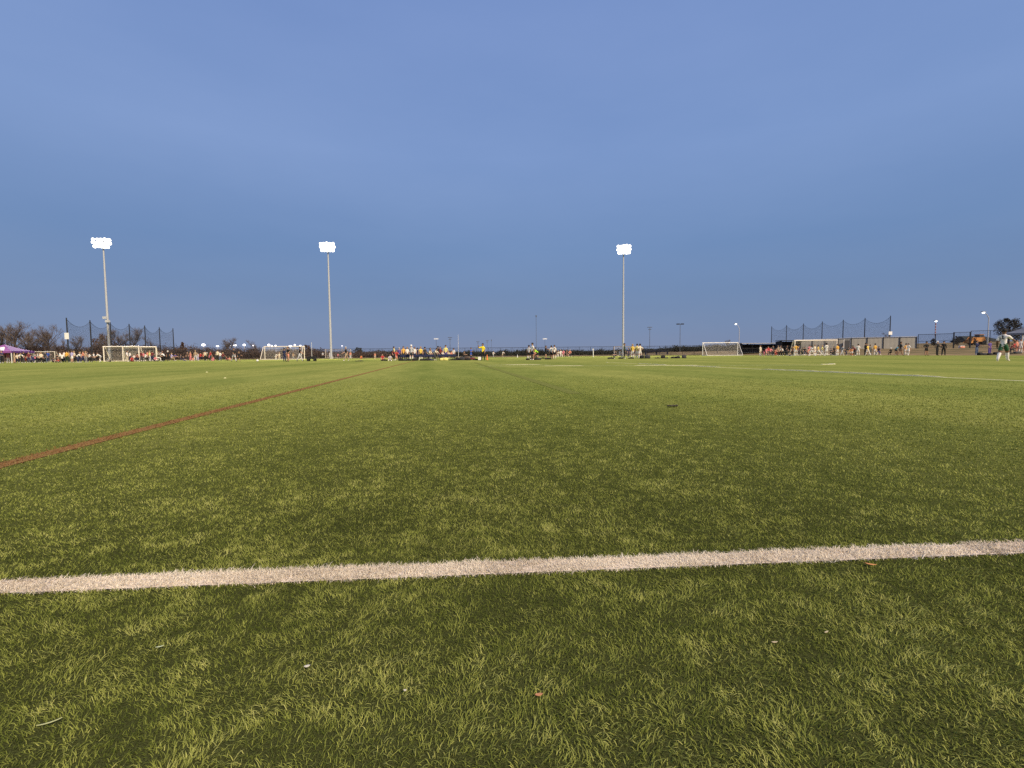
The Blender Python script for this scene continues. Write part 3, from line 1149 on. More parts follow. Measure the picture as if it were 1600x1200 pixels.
M_brownleaf = mat('brown_leaf_crown', (0.085, 0.050, 0.036), 0.95, 0.4, 0.8)
leafy_tree('conical_tree', 286, 534, 160, 22, 'reddish brown cone-shaped tree in the thicket past the ball-stop net', M_brownleaf, 3, True, 1600, .25, .02)
leafy_tree('round_tree', 480, 538.5, 165, 16, 'small round brown tree behind the full white goal and cart', M_brownleaf, 4, False, 1000, .25, .05)
leafy_tree('round_tree', 165, 523, 155, 34, 'broad dark brown tree behind the foot of the equipment-box mast', M_brownleaf, 8, False, 1700, .28, .03)
leafy_tree('evergreen_tree', 561, 543, 180, 14, 'dark low evergreen tree beyond the lone thin goal', M_ever, 12, False, 700, .25, .03)
leafy_tree('evergreen_tree', 808, 546.5, 185, 9, 'small pointed dark evergreen left of the white-shirted players', M_ever, 13, True, 500, .2, .03)
leafy_tree('evergreen_tree', 822, 545, 185, 10, 'pointed dark evergreen directly behind the white-shirted players', M_ever, 14, True, 500, .2, .03)
leafy_tree('evergreen_tree', 1080, 544, 190, 20, 'rounded dark tree right of the double-headed pole', M_ever, 15, False, 900, .28, .03)
M_oak = mat('dusky_oak', (0.040, 0.036, 0.028), 0.95, 0.45, 0.7)
leafy_tree('oak_tree', 1575, 497.5, 118, 43, 'large dusky round-crowned tree beyond the running player', M_oak, 22, False, 4200, .17, .22)
leafy_tree('young_tree', 1458, 529, 130, 8, 'small dark young tree behind the chain fence on the slope', M_oak, 23, False, 420, .15, .1)
leafy_tree('young_tree', 1494, 525, 128, 12, 'small brownish tree behind the thick gate post', M_oak, 24, False, 520, .15, .08)
leafy_tree('young_tree', 1514, 527, 126, 9, 'small dark tree left of the orange loader', M_oak, 25, False, 420, .15, .06)

# far building with a long dark roof
bp = on(1512, 190)
bl = (1572 - 1512) / F_PX * 190
zr0, zr1 = zat(1530, 533.5, 190), zat(1530, 524.5, 190)
bld = tag(empty('long_building', bp), 'long low far building with a dark sloping roof behind the orange loader', 'building')
zr0 -= bp.z; zr1 -= bp.z
MB().box((bl / 2, 4, zr0 / 2), (bl - .6, 7.5, zr0)).build('wall', mat('tan_wall', (.16, .13, .10), .9), bld)
rf = MB()
rf.v += [Vector(v) for v in ((-.4, 0, zr0), (bl + .4, 0, zr0), (bl + .4, 8, zr0), (-.4, 8, zr0), (.8, 4, zr1), (bl * .62, 4, zr1))]
rf.f += [(0, 1, 5, 4), (1, 2, 5), (2, 3, 4, 5), (3, 0, 4), (0, 3, 2, 1)]
rf.build('roof', mat('dark_roof', (.025, .030, .030), .9), bld)
for i in range(5):
    MB().box((1.5 + i * 2.7, .2, zr0 * .45), (1.1, .1, 1.0)).build('window', mat('dim_window', (.05, .055, .07), .3), bld)

# ------------------------------------------------------------------ orange loader on the slope
lp = on(1516, 120)
ld = tag(empty('wheel_loader', lp), 'orange wheel loader parked behind the tall chain fence', 'loader')
M_or = mat('machine_orange', (.55, .25, .07), .5, .15, 2)
zb = 0.0
MB().box((1.6, 0, 1.35), (1.9, 1.6, 1.0)).build('engine_body', M_or, ld)
MB().box((2.0, 0, 2.15), (1.0, 1.3, .75)).build('cab', mat('cab_glass', (.08, .08, .08), .2), ld)
MB().box((2.0, 0, 2.58), (1.2, 1.5, .1)).build('cab_roof', M_or, ld)
for s in (-.7, .7):
    MB().tube([(.9, s, 1.4), (.0, s, 1.9), (-.35, s, 1.2)], .13, 6).build('lift_arm', M_or, ld)
    for x in (.7, 2.5):
        MB().tube([(x, s - .18, .55), (x, s + .18, .55)], .55, 14).build('wheel', mat('tyre', (.02, .02, .02), .9), ld)
bk = MB()
bk.v += [Vector(v) for v in ((-.2, -1, 1.5), (-.2, 1, 1.5), (-.35, 1, .5), (-.35, -1, .5), (-1.0, 1, .55), (-1.0, -1, .55))]
bk.f += [(0, 1, 2, 3), (3, 2, 4, 5), (0, 3, 5), (1, 4, 2)]
bk.build('bucket', M_or, ld)
MB().tube([(2.6, 0, 1.8), (3.1, 0, 2.1), (3.45, 0, 1.5), (3.4, 0, 1.0)], .16, 6).build('rear_boom', M_or, ld)

# ------------------------------------------------------------------ canopies
def canopy(px, d, half_x, half_y, eave, peak, rz, roofs, valance_m, leg_m, label, mark=None):
    p = on(px, d)
    root = tag(empty('canopy_tent', p, rz), label, 'canopy tent')
    cs = [(-half_x, -half_y), (half_x, -half_y), (half_x, half_y), (-half_x, half_y)]
    tops = [(-half_x * .06, 0), (half_x * .06, 0), (half_x * .06, 0), (-half_x * .06, 0)]
    for i in range(4):
        a, b = cs[i], cs[(i + 1) % 4]
        mb = MB()
        n = 6
        for j in range(n + 1):
            t = j / n
            z = eave + (peak - eave) * (t ** 1.35)
            for q in (a, b):
                mb.v.append(Vector((q[0] * (1 - t) , q[1] * (1 - t), z)))
            if j:
                k = 2 * j
                mb.f.append((k - 2, k - 1, k + 1, k))
        mb.build('roof_panel', roofs[i], root)
        v = MB()
        ax, ay, bx_, by_ = a[0], a[1], b[0], b[1]
        nrm = Vector((ay - by_, bx_ - ax, 0)).normalized() * -.012
        v.v += [Vector((ax, ay, eave)), Vector((bx_, by_, eave)), Vector((bx_, by_, eave - .28)), Vector((ax, ay, eave - .28))]
        v.v += [q + nrm for q in v.v[:4]]
        v.f += [(0, 1, 2, 3), (7, 6, 5, 4), (3, 2, 6, 7), (0, 4, 5, 1), (0, 3, 7, 4), (1, 5, 6, 2)]
        v.build('valance', valance_m[i], root)
        MB().box((a[0] * .98, a[1] * .98, (eave - .05) / 2), (.09, .09, eave - .05)).build('leg', leg_m, root)
    if mark:
        mb = MB()
        # white emblem laid on the front panel, following its slope
        for poly in mark:
            pts = []
            for x, t in poly:
                z = eave + (peak - eave) * (t ** 1.35)
                pts.append((x, -half_y * (1 - t) - .03, z + .02))
            mb.poly(pts)
        mb.build('emblem', M_sign, root)
    return root


M_purple = mat('purple_cloth', (.23, .075, .25), .7, .15, 1)
M_magenta = mat('magenta_cloth', (.55, .10, .21), .7, .15, 1)
M_purple2 = mat('deep_purple_cloth', (.12, .04, .19), .7)
canopy(9, 73, 2.4, 2.0, 1.75, 2.75, .12, [M_purple, M_purple2, M_purple, M_magenta], [M_purple, M_purple2, M_purple, M_magenta], M_wpole,
       'purple canopy tent with a white emblem and pink panel at the spectators', [
           [(.05, .62), (.35, .70), (.62, .62), (.85, .44), (1.25, .14), (.75, .16), (.45, .36), (.15, .48)],
           [(-.05, .58), (.12, .66), (.16, .54)]])
canopy(-16, 71, 1.3, 1.2, 1.55, 2.1, .0, [M_magenta] * 4, [M_magenta] * 4, M_wpole, 'low pink canopy tent standing beside the purple one')
M_greycloth = mat('grey_cloth', (.16, .17, .20), .7)
canopy(1600, 72, 1.7, 1.6, 2.15, 3.0, .1, [M_greycloth] * 4, [M_greycloth] * 4, M_wpole, 'dim grey canopy tent over the red and white team behind the running player')

# ------------------------------------------------------------------ people
def pose_joints(P):
    lean, twist = P.get('lean', 0), 0
    J = {}
    up = Vector((0, -math.sin(lean), math.cos(lean)))
    fw = Vector((0, -math.cos(lean), -math.sin(lean)))
    pel = Vector((0, 0, 0))
    J['pelvis'] = pel
    J['waist'] = pel + up * .085
    J['chest'] = pel + up * .195 + fw * .0
    J['collar'] = pel + up * .275
    nl = P.get('nod', 0)
    up2 = Vector((0, -math.sin(lean * .55 + nl), math.cos(lean * .55 + nl)))
    J['neck'] = J['collar'] + up2 * .045
    J['head1'] = J['collar'] + up2 * .085 + fw * .008
    J['head2'] = J['collar'] + up2 * .128 + fw * .006
    J['head3'] = J['collar'] + up2 * .165
    for s, n in ((-1, 'r'), (1, 'l')):
        sh = J['collar'] - up * .022 + Vector((s * .098, 0, 0))
        J['shoulder_' + n] = sh
        fl, ab, el = P.get('arm_' + n, (.1, .12, .25))
        # rotate a hanging arm forward by fl and outward by ab, in world axes plus half of the lean
        def arm(f, a):
            return Vector((s * math.sin(a), -math.cos(a) * math.sin(f), -math.cos(a) * math.cos(f)))
        e = sh + arm(fl, ab) * .165
        w = e + arm(fl + el, ab * P.get('tuck_' + n, .4)) * .140
        h = w + arm(fl + el, ab * P.get('tuck_' + n, .4)) * .045
        J['elbow_' + n], J['wrist_' + n], J['hand_' + n] = e, w, h
        hf, ha, kn = P.get('leg_' + n, (0, .06, 0))
        hp = pel + Vector((s * .052, 0, -.02))
        J['hip_' + n] = hp
        def leg(f, a):
            return Vector((s * math.sin(a) * math.cos(f * .5), -math.cos(a) * math.sin(f), -math.cos(a) * math.cos(f)))
        k = hp + leg(hf, ha) * .235
        a_ = k + leg(hf - kn, ha * .5) * .225
        J['knee_' + n], J['calf_' + n] = k, k.lerp(a_, .35) + Vector((0, .008, 0))
        J['ankle_' + n] = a_
        ft = P.get('foot_' + n, 0)
        J['toe_' + n] = a_ + Vector((s * .02, -.085 * math.cos(ft), -.018 - .085 * math.sin(ft)))
    zmin = min(J['ankle_r'].z - .036, J['ankle_l'].z - .036, J['toe_r'].z - .02, J['toe_l'].z - .02, pel.z - .075)
    zs = P.get('seat')
    off = -zmin if zs is None else zs
    for k in J: J[k] = J[k] + Vector((0, 0, off))
    return J


RAD = {'pelvis': (.078, .062), 'waist': (.072, .054), 'chest': (.088, .060), 'collar': (.066, .046), 'neck': (.031, .031), 'head1': (.046, .050), 'head2': (.053, .060), 'head3': (.034, .040),
       'shoulder': (.040, .040), 'elbow': (.029, .029), 'wrist': (.018, .020), 'hand': (.016, .024), 'hip': (.062, .060), 'knee': (.037, .038), 'calf': (.037, .040), 'ankle': (.024, .026), 'toe': (.024, .018)}
BONES = [('pelvis', 'waist', 1), ('waist', 'chest', 1), ('chest', 'collar', 1), ('collar', 'neck', 0), ('neck', 'head1', 0), ('head1', 'head2', 0), ('head2', 'head3', 0)]
for n in 'rl':
    BONES += [('collar', 'shoulder_' + n, 1), ('shoulder_' + n, 'elbow_' + n, 1), ('elbow_' + n, 'wrist_' + n, 3), ('wrist_' + n, 'hand_' + n, 0),
              ('pelvis', 'hip_' + n, 2), ('hip_' + n, 'knee_' + n, 2), ('knee_' + n, 'calf_' + n, 5), ('calf_' + n, 'ankle_' + n, 5), ('ankle_' + n, 'toe_' + n, 6)]


def make_pose(name, P):
    J = pose_joints(P)
    names = list(J)
    me = bpy.data.meshes.new('pose_' + name)
    me.from_pydata([tuple(J[n]) for n in names], [(names.index(a), names.index(b)) for a, b, _ in BONES], [])
    o = bpy.data.objects.new('pose_' + name, me)
    C.objects.link(o)
    mod = o.modifiers.new('skin', 'SKIN')
    mod.use_smooth_shade = True
    mod.branch_smoothing = 0.6
    for i, n in enumerate(names):
        sv = me.skin_vertices[0].data[i]
        base = n[:-2] if n[-2:] in ('_r', '_l') else n
        sv.radius = tuple(1.17 * q for q in RAD[base])
        sv.use_root = (n == 'pelvis')
    sb = o.modifiers.new('sub', 'SUBSURF')
    sb.levels = sb.render_levels = 1
    dg = bpy.context.evaluated_depsgraph_get()
    ev = o.evaluated_get(dg)
    out = bpy.data.meshes.new_from_object(ev, depsgraph=dg)
    out.name = 'person_body_' + name
    C.objects.unlink(o)
    bpy.data.objects.remove(o)
    bm = bmesh.new()
    bm.from_mesh(out)
    seg = [(J[a], J[b], k, a, b) for a, b, k in BONES]
    for f in bm.faces:
        c = f.calc_center_median()
        best, bi = 9, 0
        for a, b, k, na, nb in seg:
            d = b - a
            t = max(0, min(1, (c - a).dot(d) / d.length_squared))
            q = (c - (a + d * t)).length / (0.5 + RAD.get(nb[:-2] if nb[-2] == '_' else nb, (.04,))[0] * 8)
            if q < best:
                best = q
                bi = k
                if k == 2 and na.startswith('hip') and t > .72: bi = 4
                if k == 1 and na.startswith('shoulder') and t > .85: bi = 3
        f.material_index = bi
        f.smooth = True
    # fingers, nose, ears, eyes
    ex = MB()
    for n, s in (('r', -1), ('l', 1)):
        w, h = J['wrist_' + n], J['hand_' + n]
        d = (h - w).normalized()
        side = Vector((1, 0, 0)) - d * d.x
        side.normalize()
        nm = d.cross(side)
        for i, L in enumerate((.040, .046, .043, .034)):
            o_ = h - d * .006 + nm * (.012 * (i - 1.5))
            ex.tube([o_, o_ + d * L * .55 - side * s * .004, o_ + d * L * .9 - side * s * .014], [.0062, .0056, .004], 5)
        o_ = w.lerp(h, .45) - nm * .015
        ex.tube([o_, o_ - nm * .016 + d * .018, o_ - nm * .016 + d * .036], [.0068, .006, .0045], 5)
    hd = J['head2']
    up2 = (J['head3'] - J['head1']).normalized()
    fwd = Vector((0, -1, 0)) - up2 * (-up2.y)
    fwd.normalize()
    ex.tube([hd + fwd * .050 + up2 * .004, hd + fwd * .069 - up2 * .014], [.006, .011], 5)
    for s in (-1, 1):
        ex.ball(hd + Vector((s * .052, 0, 0)) - up2 * .006, (.008, .013, .018), 6, 4)
    nskin = len(ex.f)
    for s in (-1, 1):
        ex.ball(hd + Vector((s * .022, 0, 0)) + fwd * .052 + up2 * .006, .0075, 6, 4)
    ex.tube([hd + fwd * .054 - up2 * .032 + Vector((-.017, 0, 0)), hd + fwd * .057 - up2 * .033, hd + fwd * .054 - up2 * .032 + Vector((.017, 0, 0))], .0045, 4)
    vv = [bm.verts.new(v) for v in ex.v]
    for i, f in enumerate(ex.f):
        try:
            nf = bm.faces.new([vv[k] for k in f])
            nf.material_index = 0 if i < nskin else 7
            nf.smooth = True
        except ValueError:
            pass
    bm.to_mesh(out)
    bm.free()
    for _ in range(8):
        out.materials.append(None)
    # hair: a cap over the top and back of the head
    hb = MB()
    c = hd + up2 * .014 - fwd * .004
    nu, nv = 12, 6
    X = Vector((1, 0, 0))
    for a in range(nv + 1):
        th = math.pi * .62 * a / nv
        for b in range(nu):
            ph = 2 * math.pi * b / nu
            front = max(0, math.cos(ph))
            t2 = th * (1 - .42 * front)
            hb.v.append(c + X * (.066 * math.sin(t2) * math.sin(ph)) + fwd * (.073 * math.sin(t2) * math.cos(ph)) + up2 * (.068 * math.cos(t2)))
    for a in range(nv):
        for b in range(nu):
            p_, q_ = a * nu + b, a * nu + (b + 1) % nu
            hb.f.append((p_, q_, q_ + nu, p_ + nu))
    hair = hb.mesh('hair_' + name, True)
    hair.materials.append(None)
    return out, hair, J


POSES = {
    'stand': dict(),
    'relaxed': dict(arm_r=(.05, .2, .5), arm_l=(-.1, .16, .3), leg_r=(.05, .1, .05), leg_l=(-.05, .08, .0)),
    'walk': dict(lean=.05, arm_r=(.5, .1, .5), arm_l=(-.4, .12, .3), leg_r=(-.32, .04, .25), leg_l=(.36, .04, .1), foot_r=.3),
    'stride': dict(lean=.12, arm_r=(-.5, .2, .9), arm_l=(.6, .2, .9), leg_r=(.55, .06, .35), leg_l=(-.5, .06, .55), foot_l=.7),
    'run': dict(lean=.05, arm_r=(.95, .25, .2), tuck_r=.9, arm_l=(-.35, .2, .7), leg_r=(.52, .03, .42), leg_l=(-.30, .0, .30), foot_l=.5, nod=-.05),
    'hips': dict(arm_r=(-.35, .75, 1.2), arm_l=(-.35, .75, 1.2), tuck_r=-.9, tuck_l=-.9, leg_r=(0, .12, 0), leg_l=(0, .12, 0)),
    'salute': dict(arm_r=(1.15, .9, 1.5), tuck_r=-.2, arm_l=(.0, .14, .2), leg_r=(.0, .08, 0), leg_l=(-.08, .1, 0)),
    'point': dict(arm_r=(1.35, .25, .1), tuck_r=1, arm_l=(.9, .1, .9), leg_r=(.05, .1, .0), leg_l=(-.05, .1, .0)),
    'fold': dict(arm_r=(.35, .25, 1.5), tuck_r=-1.6, arm_l=(.35, .25, 1.5), tuck_l=-1.6, leg_r=(0, .1, 0), leg_l=(0, .1, 0)),
    'bend': dict(lean=.95, arm_r=(.75, .1, .2), arm_l=(.75, .1, .2), leg_r=(.45, .1, .6), leg_l=(.35, .1, .5), nod=-.3),
    'sit': dict(seat=.30, lean=.12, arm_r=(.5, .18, .8), arm_l=(.5, .18, .8), leg_r=(1.5, .14, 1.45), leg_l=(1.45, .16, 1.35)),
    'floor': dict(seat=.085, lean=.2, arm_r=(.7, .2, .5), arm_l=(.7, .2, .5), leg_r=(2.0, .35, 1.9), leg_l=(1.6, .3, .8)),
    'kneel': dict(lean=.3, arm_r=(.8, .2, .6), arm_l=(.8, .2, .6), leg_r=(1.45, .15, 1.5), leg_l=(.1, .1, 1.65), foot_l=1.2),
}
PM = {k: make_pose(k, v) for k, v in POSES.items()}

COL = {'white': (.72, .68, .64), 'cream': (.66, .58, .44), 'black': (.017, .017, .019), 'charcoal': (.05, .05, .055), 'grey': (.25, .25, .26), 'navy': (.022, .028, .075),
       'blue': (.04, .09, .38), 'purple': (.12, .08, .27), 'lilac': (.42, .38, .62), 'yellow': (.72, .50, .10), 'orange yellow': (.68, .38, .07), 'bright yellow': (.85, .68, .03),
       'pale yellow': (.72, .64, .22), 'lime': (.45, .78, .06), 'red': (.42, .045, .04), 'orange': (.66, .20, .05), 'pink': (.62, .20, .24), 'coral': (.62, .25, .17), 'maroon': (.16, .03, .035),
       'green': (.025, .09, .045), 'dark green': (.03, .05, .03), 'teal': (.10, .24, .32), 'brown': (.10, .065, .045), 'tan': (.36, .27, .18), 'jeans blue': (.10, .14, .22), 'pale grey': (.48, .47, .48),
       'skin': None}
SKIN = [(.46, .27, .19), (.34, .19, .12), (.17, .09, .06), (.52, .32, .24)]
HAIR = {'dark': (.012, .010, .009), 'brown': (.07, .04, .025), 'fair': (.34, .23, .12), 'grey': (.35, .34, .33), 'white': (.7, .69, .66), 'red': (.4, .05, .04)}


def cloth(c):
    return mat('cloth_' + c.replace(' ', '_'), COL[c], .85, .14, 5)


def person(px, d, h, pose, face, shirt, bottom, where, skin=0, hair='dark', sleeve='short', leg='short', sock=None, shoe='white', act=None, cap=False, num=None, group=None, label=None, z=0.0):
    body, hr, J = PM[pose]
    p = on(px, d) + Vector((0, 0, z))
    root = link('person', body, None, None, p, math.radians(face))
    h *= 1.03
    root.scale = (h, h, h)
    sk = mat('skin_%d' % skin, SKIN[skin], .6, .06, 6)
    sh, bt = cloth(shirt), (cloth(bottom) if bottom != 'skin' else sk)
    lo = bt if leg == 'long' else sk
    cf = bt if leg == 'long' else (cloth(sock) if sock else sk)
    M = [sk, sh, bt, sh if sleeve == 'long' else sk, lo, cf, cloth(shoe), mat('eye_dark', (.02, .015, .012), .4)]
    for sl, m in zip(root.material_slots, M):
        sl.link = 'OBJECT'
        sl.material = m
    ho = link('cap' if cap else 'hair', hr, None, root)
    ho.material_slots[0].link = 'OBJECT'
    ho.material_slots[0].material = mat('hair_' + hair, HAIR[hair], .7, .2, 30)
    if num:
        mb = MB()
        for x, z_, w, hh in num:
            mb.box((x, .074, z_), (w, .016, hh))
        mb.build('number', cloth('black'), root)
    words = {'stand': 'standing', 'relaxed': 'standing', 'walk': 'walking', 'stride': 'running', 'run': 'running', 'hips': 'hands on hips', 'salute': 'with hand raised to the face',
             'point': 'pointing', 'fold': 'standing arms folded', 'bend': 'bending forward', 'sit': 'sitting', 'floor': 'crouched low', 'kneel': 'kneeling'}
    bw = {'long': 'trousers', 'short': 'shorts'}[leg]
    lab_ = label or ('person in %s %s, %s %s, %s %s' % (shirt, 'jacket' if sleeve == 'long' else 'shirt', bottom, bw, act or words[pose], where))
    if len(lab_.split()) > 16: print('LONG', lab_)
    tag(root, lab_, 'person', group or 'people round the pitch')
    return root


# the running player and the referee
person(1567.5, 26.2, 1.74, 'run', 118, 'white', 'green', '', 2, 'dark', 'short', 'short', 'white', 'white', num=[(0, .735, .022, .10), (.014, .765, .02, .02), (0, .685, .07, .016)],
       label='player in white number 1 shirt, green shorts and white socks running on the turf')
person(754.5, 53.5, 1.80, 'salute', -20, 'bright yellow', 'black', '', 1, 'dark', 'short', 'long', None, 'black', label='referee in bright yellow shirt and black trousers with hand raised to the face')

W1 = 'by the purple canopy'
person(22.5, 70, 1.55, 'relaxed', 150, 'tan', 'tan', W1, 0, 'brown', leg='short', shoe='black')
person(31, 70, 1.70, 'bend', 60, 'white', 'black', W1, 0, 'dark', leg='long')
person(13, 72, 1.5, 'stand', 20, 'pink', 'grey', W1, 0, 'brown', leg='long')
person(3, 70.5, 1.75, 'fold', 0, 'navy', 'black', W1, 0, 'dark', leg='long')
WC = 'in a camp chair before the small goal'
CH = []


def seated(px, d, h, face, shirt, bottom, chair, **k):
    CH.append((px, d, face, chair))
    person(px, d, h, 'sit', face, shirt, bottom, WC, leg='long', z=.45 - (.30 - .06) * h, **k)


seated(42, 74, 1.7, 160, 'black', 'black', 'red')
seated(48, 73.5, 1.6, 190, 'navy', 'navy', 'grey')
seated(54.5, 73, 1.7, 170, 'pink', 'navy', 'purple', hair='brown')
seated(61.5, 73, 1.7, 150, 'white', 'black', 'black', hair='fair')
seated(67, 73.5, 1.65, 200, 'charcoal', 'brown', 'charcoal')
person(75, 78, 1.75, 'fold', 170, 'blue', 'navy', 'before the small white goal', 0, 'grey', leg='long')
person(82, 76, 1.3, 'floor', 100, 'navy', 'black', 'beside the small goal post', 0, 'dark', leg='long')
WL = 'near the signed net pole'
person(91, 74, 1.1, 'floor', 20, 'red', 'charcoal', WL, 0, 'fair', leg='long')
person(97, 72, 1.72, 'sit', 200, 'white', 'black', WL, 0, 'brown', leg='long', z=.05)
person(104.5, 72, 1.72, 'relaxed', 180, 'orange yellow', 'dark green', WL, 0, 'dark', leg='long')
person(112.5, 71.5, 1.70, 'stand', 170, 'lilac', 'white', WL, 0, 'brown', leg='short')
person(120, 71, 1.72, 'bend', 100, 'white', 'navy', WL, 0, 'fair', leg='long', hair_=None) if False else person(120, 71, 1.72, 'bend', 100, 'white', 'navy', WL, 0, 'fair', leg='long')
person(129.5, 70, 1.68, 'walk', 140, 'coral', 'navy', WL, 0, 'brown', leg='long')
person(134, 72.5, 1.60, 'stand', 190, 'tan', 'grey', WL, 3, 'fair', leg='long')
person(139.5, 74, 1.40, 'walk', 160, 'white', 'black', 'between net and stored goals', 1, 'dark', leg='long')
person(142.3, 76, 1.3, 'stand', 180, 'charcoal', 'black', 'by the second net pole', 1, 'dark', leg='long')
person(158, 74, 1.66, 'bend', -70, 'white', 'grey', 'at the post of the stored goals', 0, 'brown', leg='short', sock='white')
WG = 'before the two stored goals'
person(173, 78, 1.0, 'floor', -60, 'black', 'charcoal', WG, 0, 'dark', leg='long')
person(199, 78, 1.70, 'relaxed', 100, 'white', 'cream', WG, 0, 'brown', leg='long')
person(206, 77, 1.55, 'floor', 40, 'red', 'maroon', WG, 0, 'dark', leg='long')
person(209.5, 80, 1.5, 'sit', 10, 'white', 'black', WG, 0, 'dark', leg='long', z=.02)
person(213, 77, 1.45, 'kneel', 80, 'maroon', 'navy', WG, 0, 'dark', leg='long')
person(216.5, 77.5, 1.62, 'kneel', -40, 'coral', 'black', WG, 0, 'dark', leg='long')
person(221, 79, 1.62, 'relaxed', 170, 'maroon', 'charcoal', WG, 0, 'brown', leg='long')
person(227, 79, 1.60, 'sit', 160, 'white', 'charcoal', WG, 0, 'dark', leg='long', z=.1)
person(230.5, 80, 1.68, 'fold', 180, 'coral', 'black', WG, 1, 'brown', leg='long')
person(234, 79.5, 1.66, 'relaxed', 150, 'pale yellow', 'pale grey', WG, 0, 'fair', leg='long')
WN = 'past the stored goals under the net'
person(242, 77, 1.58, 'floor', 60, 'pink', 'black', WN, 0, 'dark', leg='long')
person(246.5, 77, 1.6, 'kneel', 120, 'charcoal', 'white', WN, 0, 'dark', leg='long')
person(251.5, 77.5, 1.68, 'sit', 170, 'black', 'black', WN, 0, 'grey', leg='long', z=.1)
person(257, 77, 1.68, 'bend', -110, 'white', 'black', WN, 0, 'brown', leg='long')
person(262.5, 79, 1.66, 'relaxed', 180, 'black', 'black', WN, 0, 'white', leg='long', cap=True)
person(267.5, 78, 1.60, 'sit', 150, 'lilac', 'tan', WN, 0, 'fair', leg='long', z=.05)
person(278, 82, 1.4, 'sit', 170, 'black', 'brown', 'between the net and the cone-shaped tree', 1, 'dark', leg='long', z=.1)
person(286, 82, 1.35, 'floor', 150, 'navy', 'grey', 'below the cone-shaped tree', 0, 'brown', leg='long')
WR = 'among spectators by the pale-jacketed man'
person(297.5, 82, 1.5, 'stand', 160, 'coral', 'pink', WR, 0, 'fair', leg='long')
person(302, 83, 1.2, 'floor', 30, 'coral', 'cream', WR, 3, 'fair', leg='long')
person(305.5, 81, 1.68, 'relaxed', 200, 'tan', 'pale grey', WR, 0, 'fair', leg='long')
person(309, 82, 1.3, 'stand', 20, 'pale grey', 'lilac', WR, 0, 'brown', leg='long')
person(313, 82, 1.58, 'sit', 170, 'red', 'navy', WR, 0, 'dark', leg='long', z=.15)
person(317.5, 82, 1.58, 'sit', 140, 'coral', 'dark green', WR, 0, 'fair', leg='long', z=.12)
person(323.5, 82, 1.62, 'sit', 190, 'dark green', 'black', WR, 0, 'grey', leg='long', z=.14)
person(327, 82, 1.45, 'sit', 170, 'pink', 'maroon', WR, 0, 'brown', leg='long')
person(331, 82.5, 1.45, 'floor', 60, 'red', 'black', WR, 0, 'dark', leg='long')
person(334, 81, 1.2, 'floor', -20, 'pink', 'pink', WR, 3, 'brown', leg='long')
person(340, 78.5, 1.74, 'stand', 180, 'cream', 'black', '', 1, 'dark', 'long', 'long', label='man in pale cream jacket and black trousers standing before the seated spectators')
person(348, 82, 1.58, 'sit', 170, 'maroon', 'charcoal', WR, 0, 'fair', leg='long', z=.12)
person(353, 83, 1.3, 'floor', 150, 'maroon', 'brown', WR, 0, 'brown', leg='long')
person(358.5, 83, 1.1, 'floor', 40, 'coral', 'tan', WR, 3, 'fair', leg='long')
person(365.5, 64, 1.76, 'walk', 60, 'black', 'pale grey', 'on open turf past spectators', 1, 'brown', leg='short', sock='pale grey', shoe='black')
person(373, 66, 1.32, 'stride', 80, 'black', 'black', 'on open turf past spectators', 1, 'fair', leg='short', shoe='black')
WF = 'in front of the full white goal'
person(430.5, 88, 1.35, 'bend', 60, 'white', 'white', WF, 0, 'dark', leg='short', sock='white')
person(436.5, 90, 1.3, 'stand', 0, 'cream', 'cream', WF, 0, 'fair', leg='long')
person(444.5, 62, 1.62, 'stand', 170, 'navy', 'navy', WF, 1, 'dark', leg='long', shoe='black')
person(450, 60, 1.76, 'hips', -40, 'black', 'coral', WF, 0, 'brown', leg='short', sock=None, shoe='black')
person(458, 86, 1.4, 'kneel', 40, 'tan', 'grey', WF, 0, 'brown', leg='long')
person(468.5, 60.5, 1.78, 'walk', 100, 'black', 'pale grey', WF, 0, 'dark', leg='long', shoe='black')
WT = 'near the lone thin goal'
person(504.5, 110, 1.5, 'stand', 30, 'pale grey', 'black', WT, 0, 'dark', leg='long')
person(515, 120, 1.5, 'point', 60, 'white', 'white', WT, 0, 'brown', leg='short', sock='white')
person(528, 115, 1.4, 'kneel', 20, 'pink', 'brown', WT, 0, 'dark', leg='long')
person(541, 61, 1.76, 'walk', -60, 'charcoal', 'tan', WT, 0, 'grey', leg='short', sock='tan')
person(547.5, 110, 1.5, 'stand', 10, 'coral', 'pale grey', WT, 0, 'fair', leg='long')
person(564.5, 95, 1.25, 'floor', 10, 'orange', 'red', 'past the lone thin goal', 0, 'brown', leg='long')
person(586, 82, 1.05, 'stand', 0, 'coral', 'cream', 'alone between lone goal and benches', 0, 'fair', leg='short')

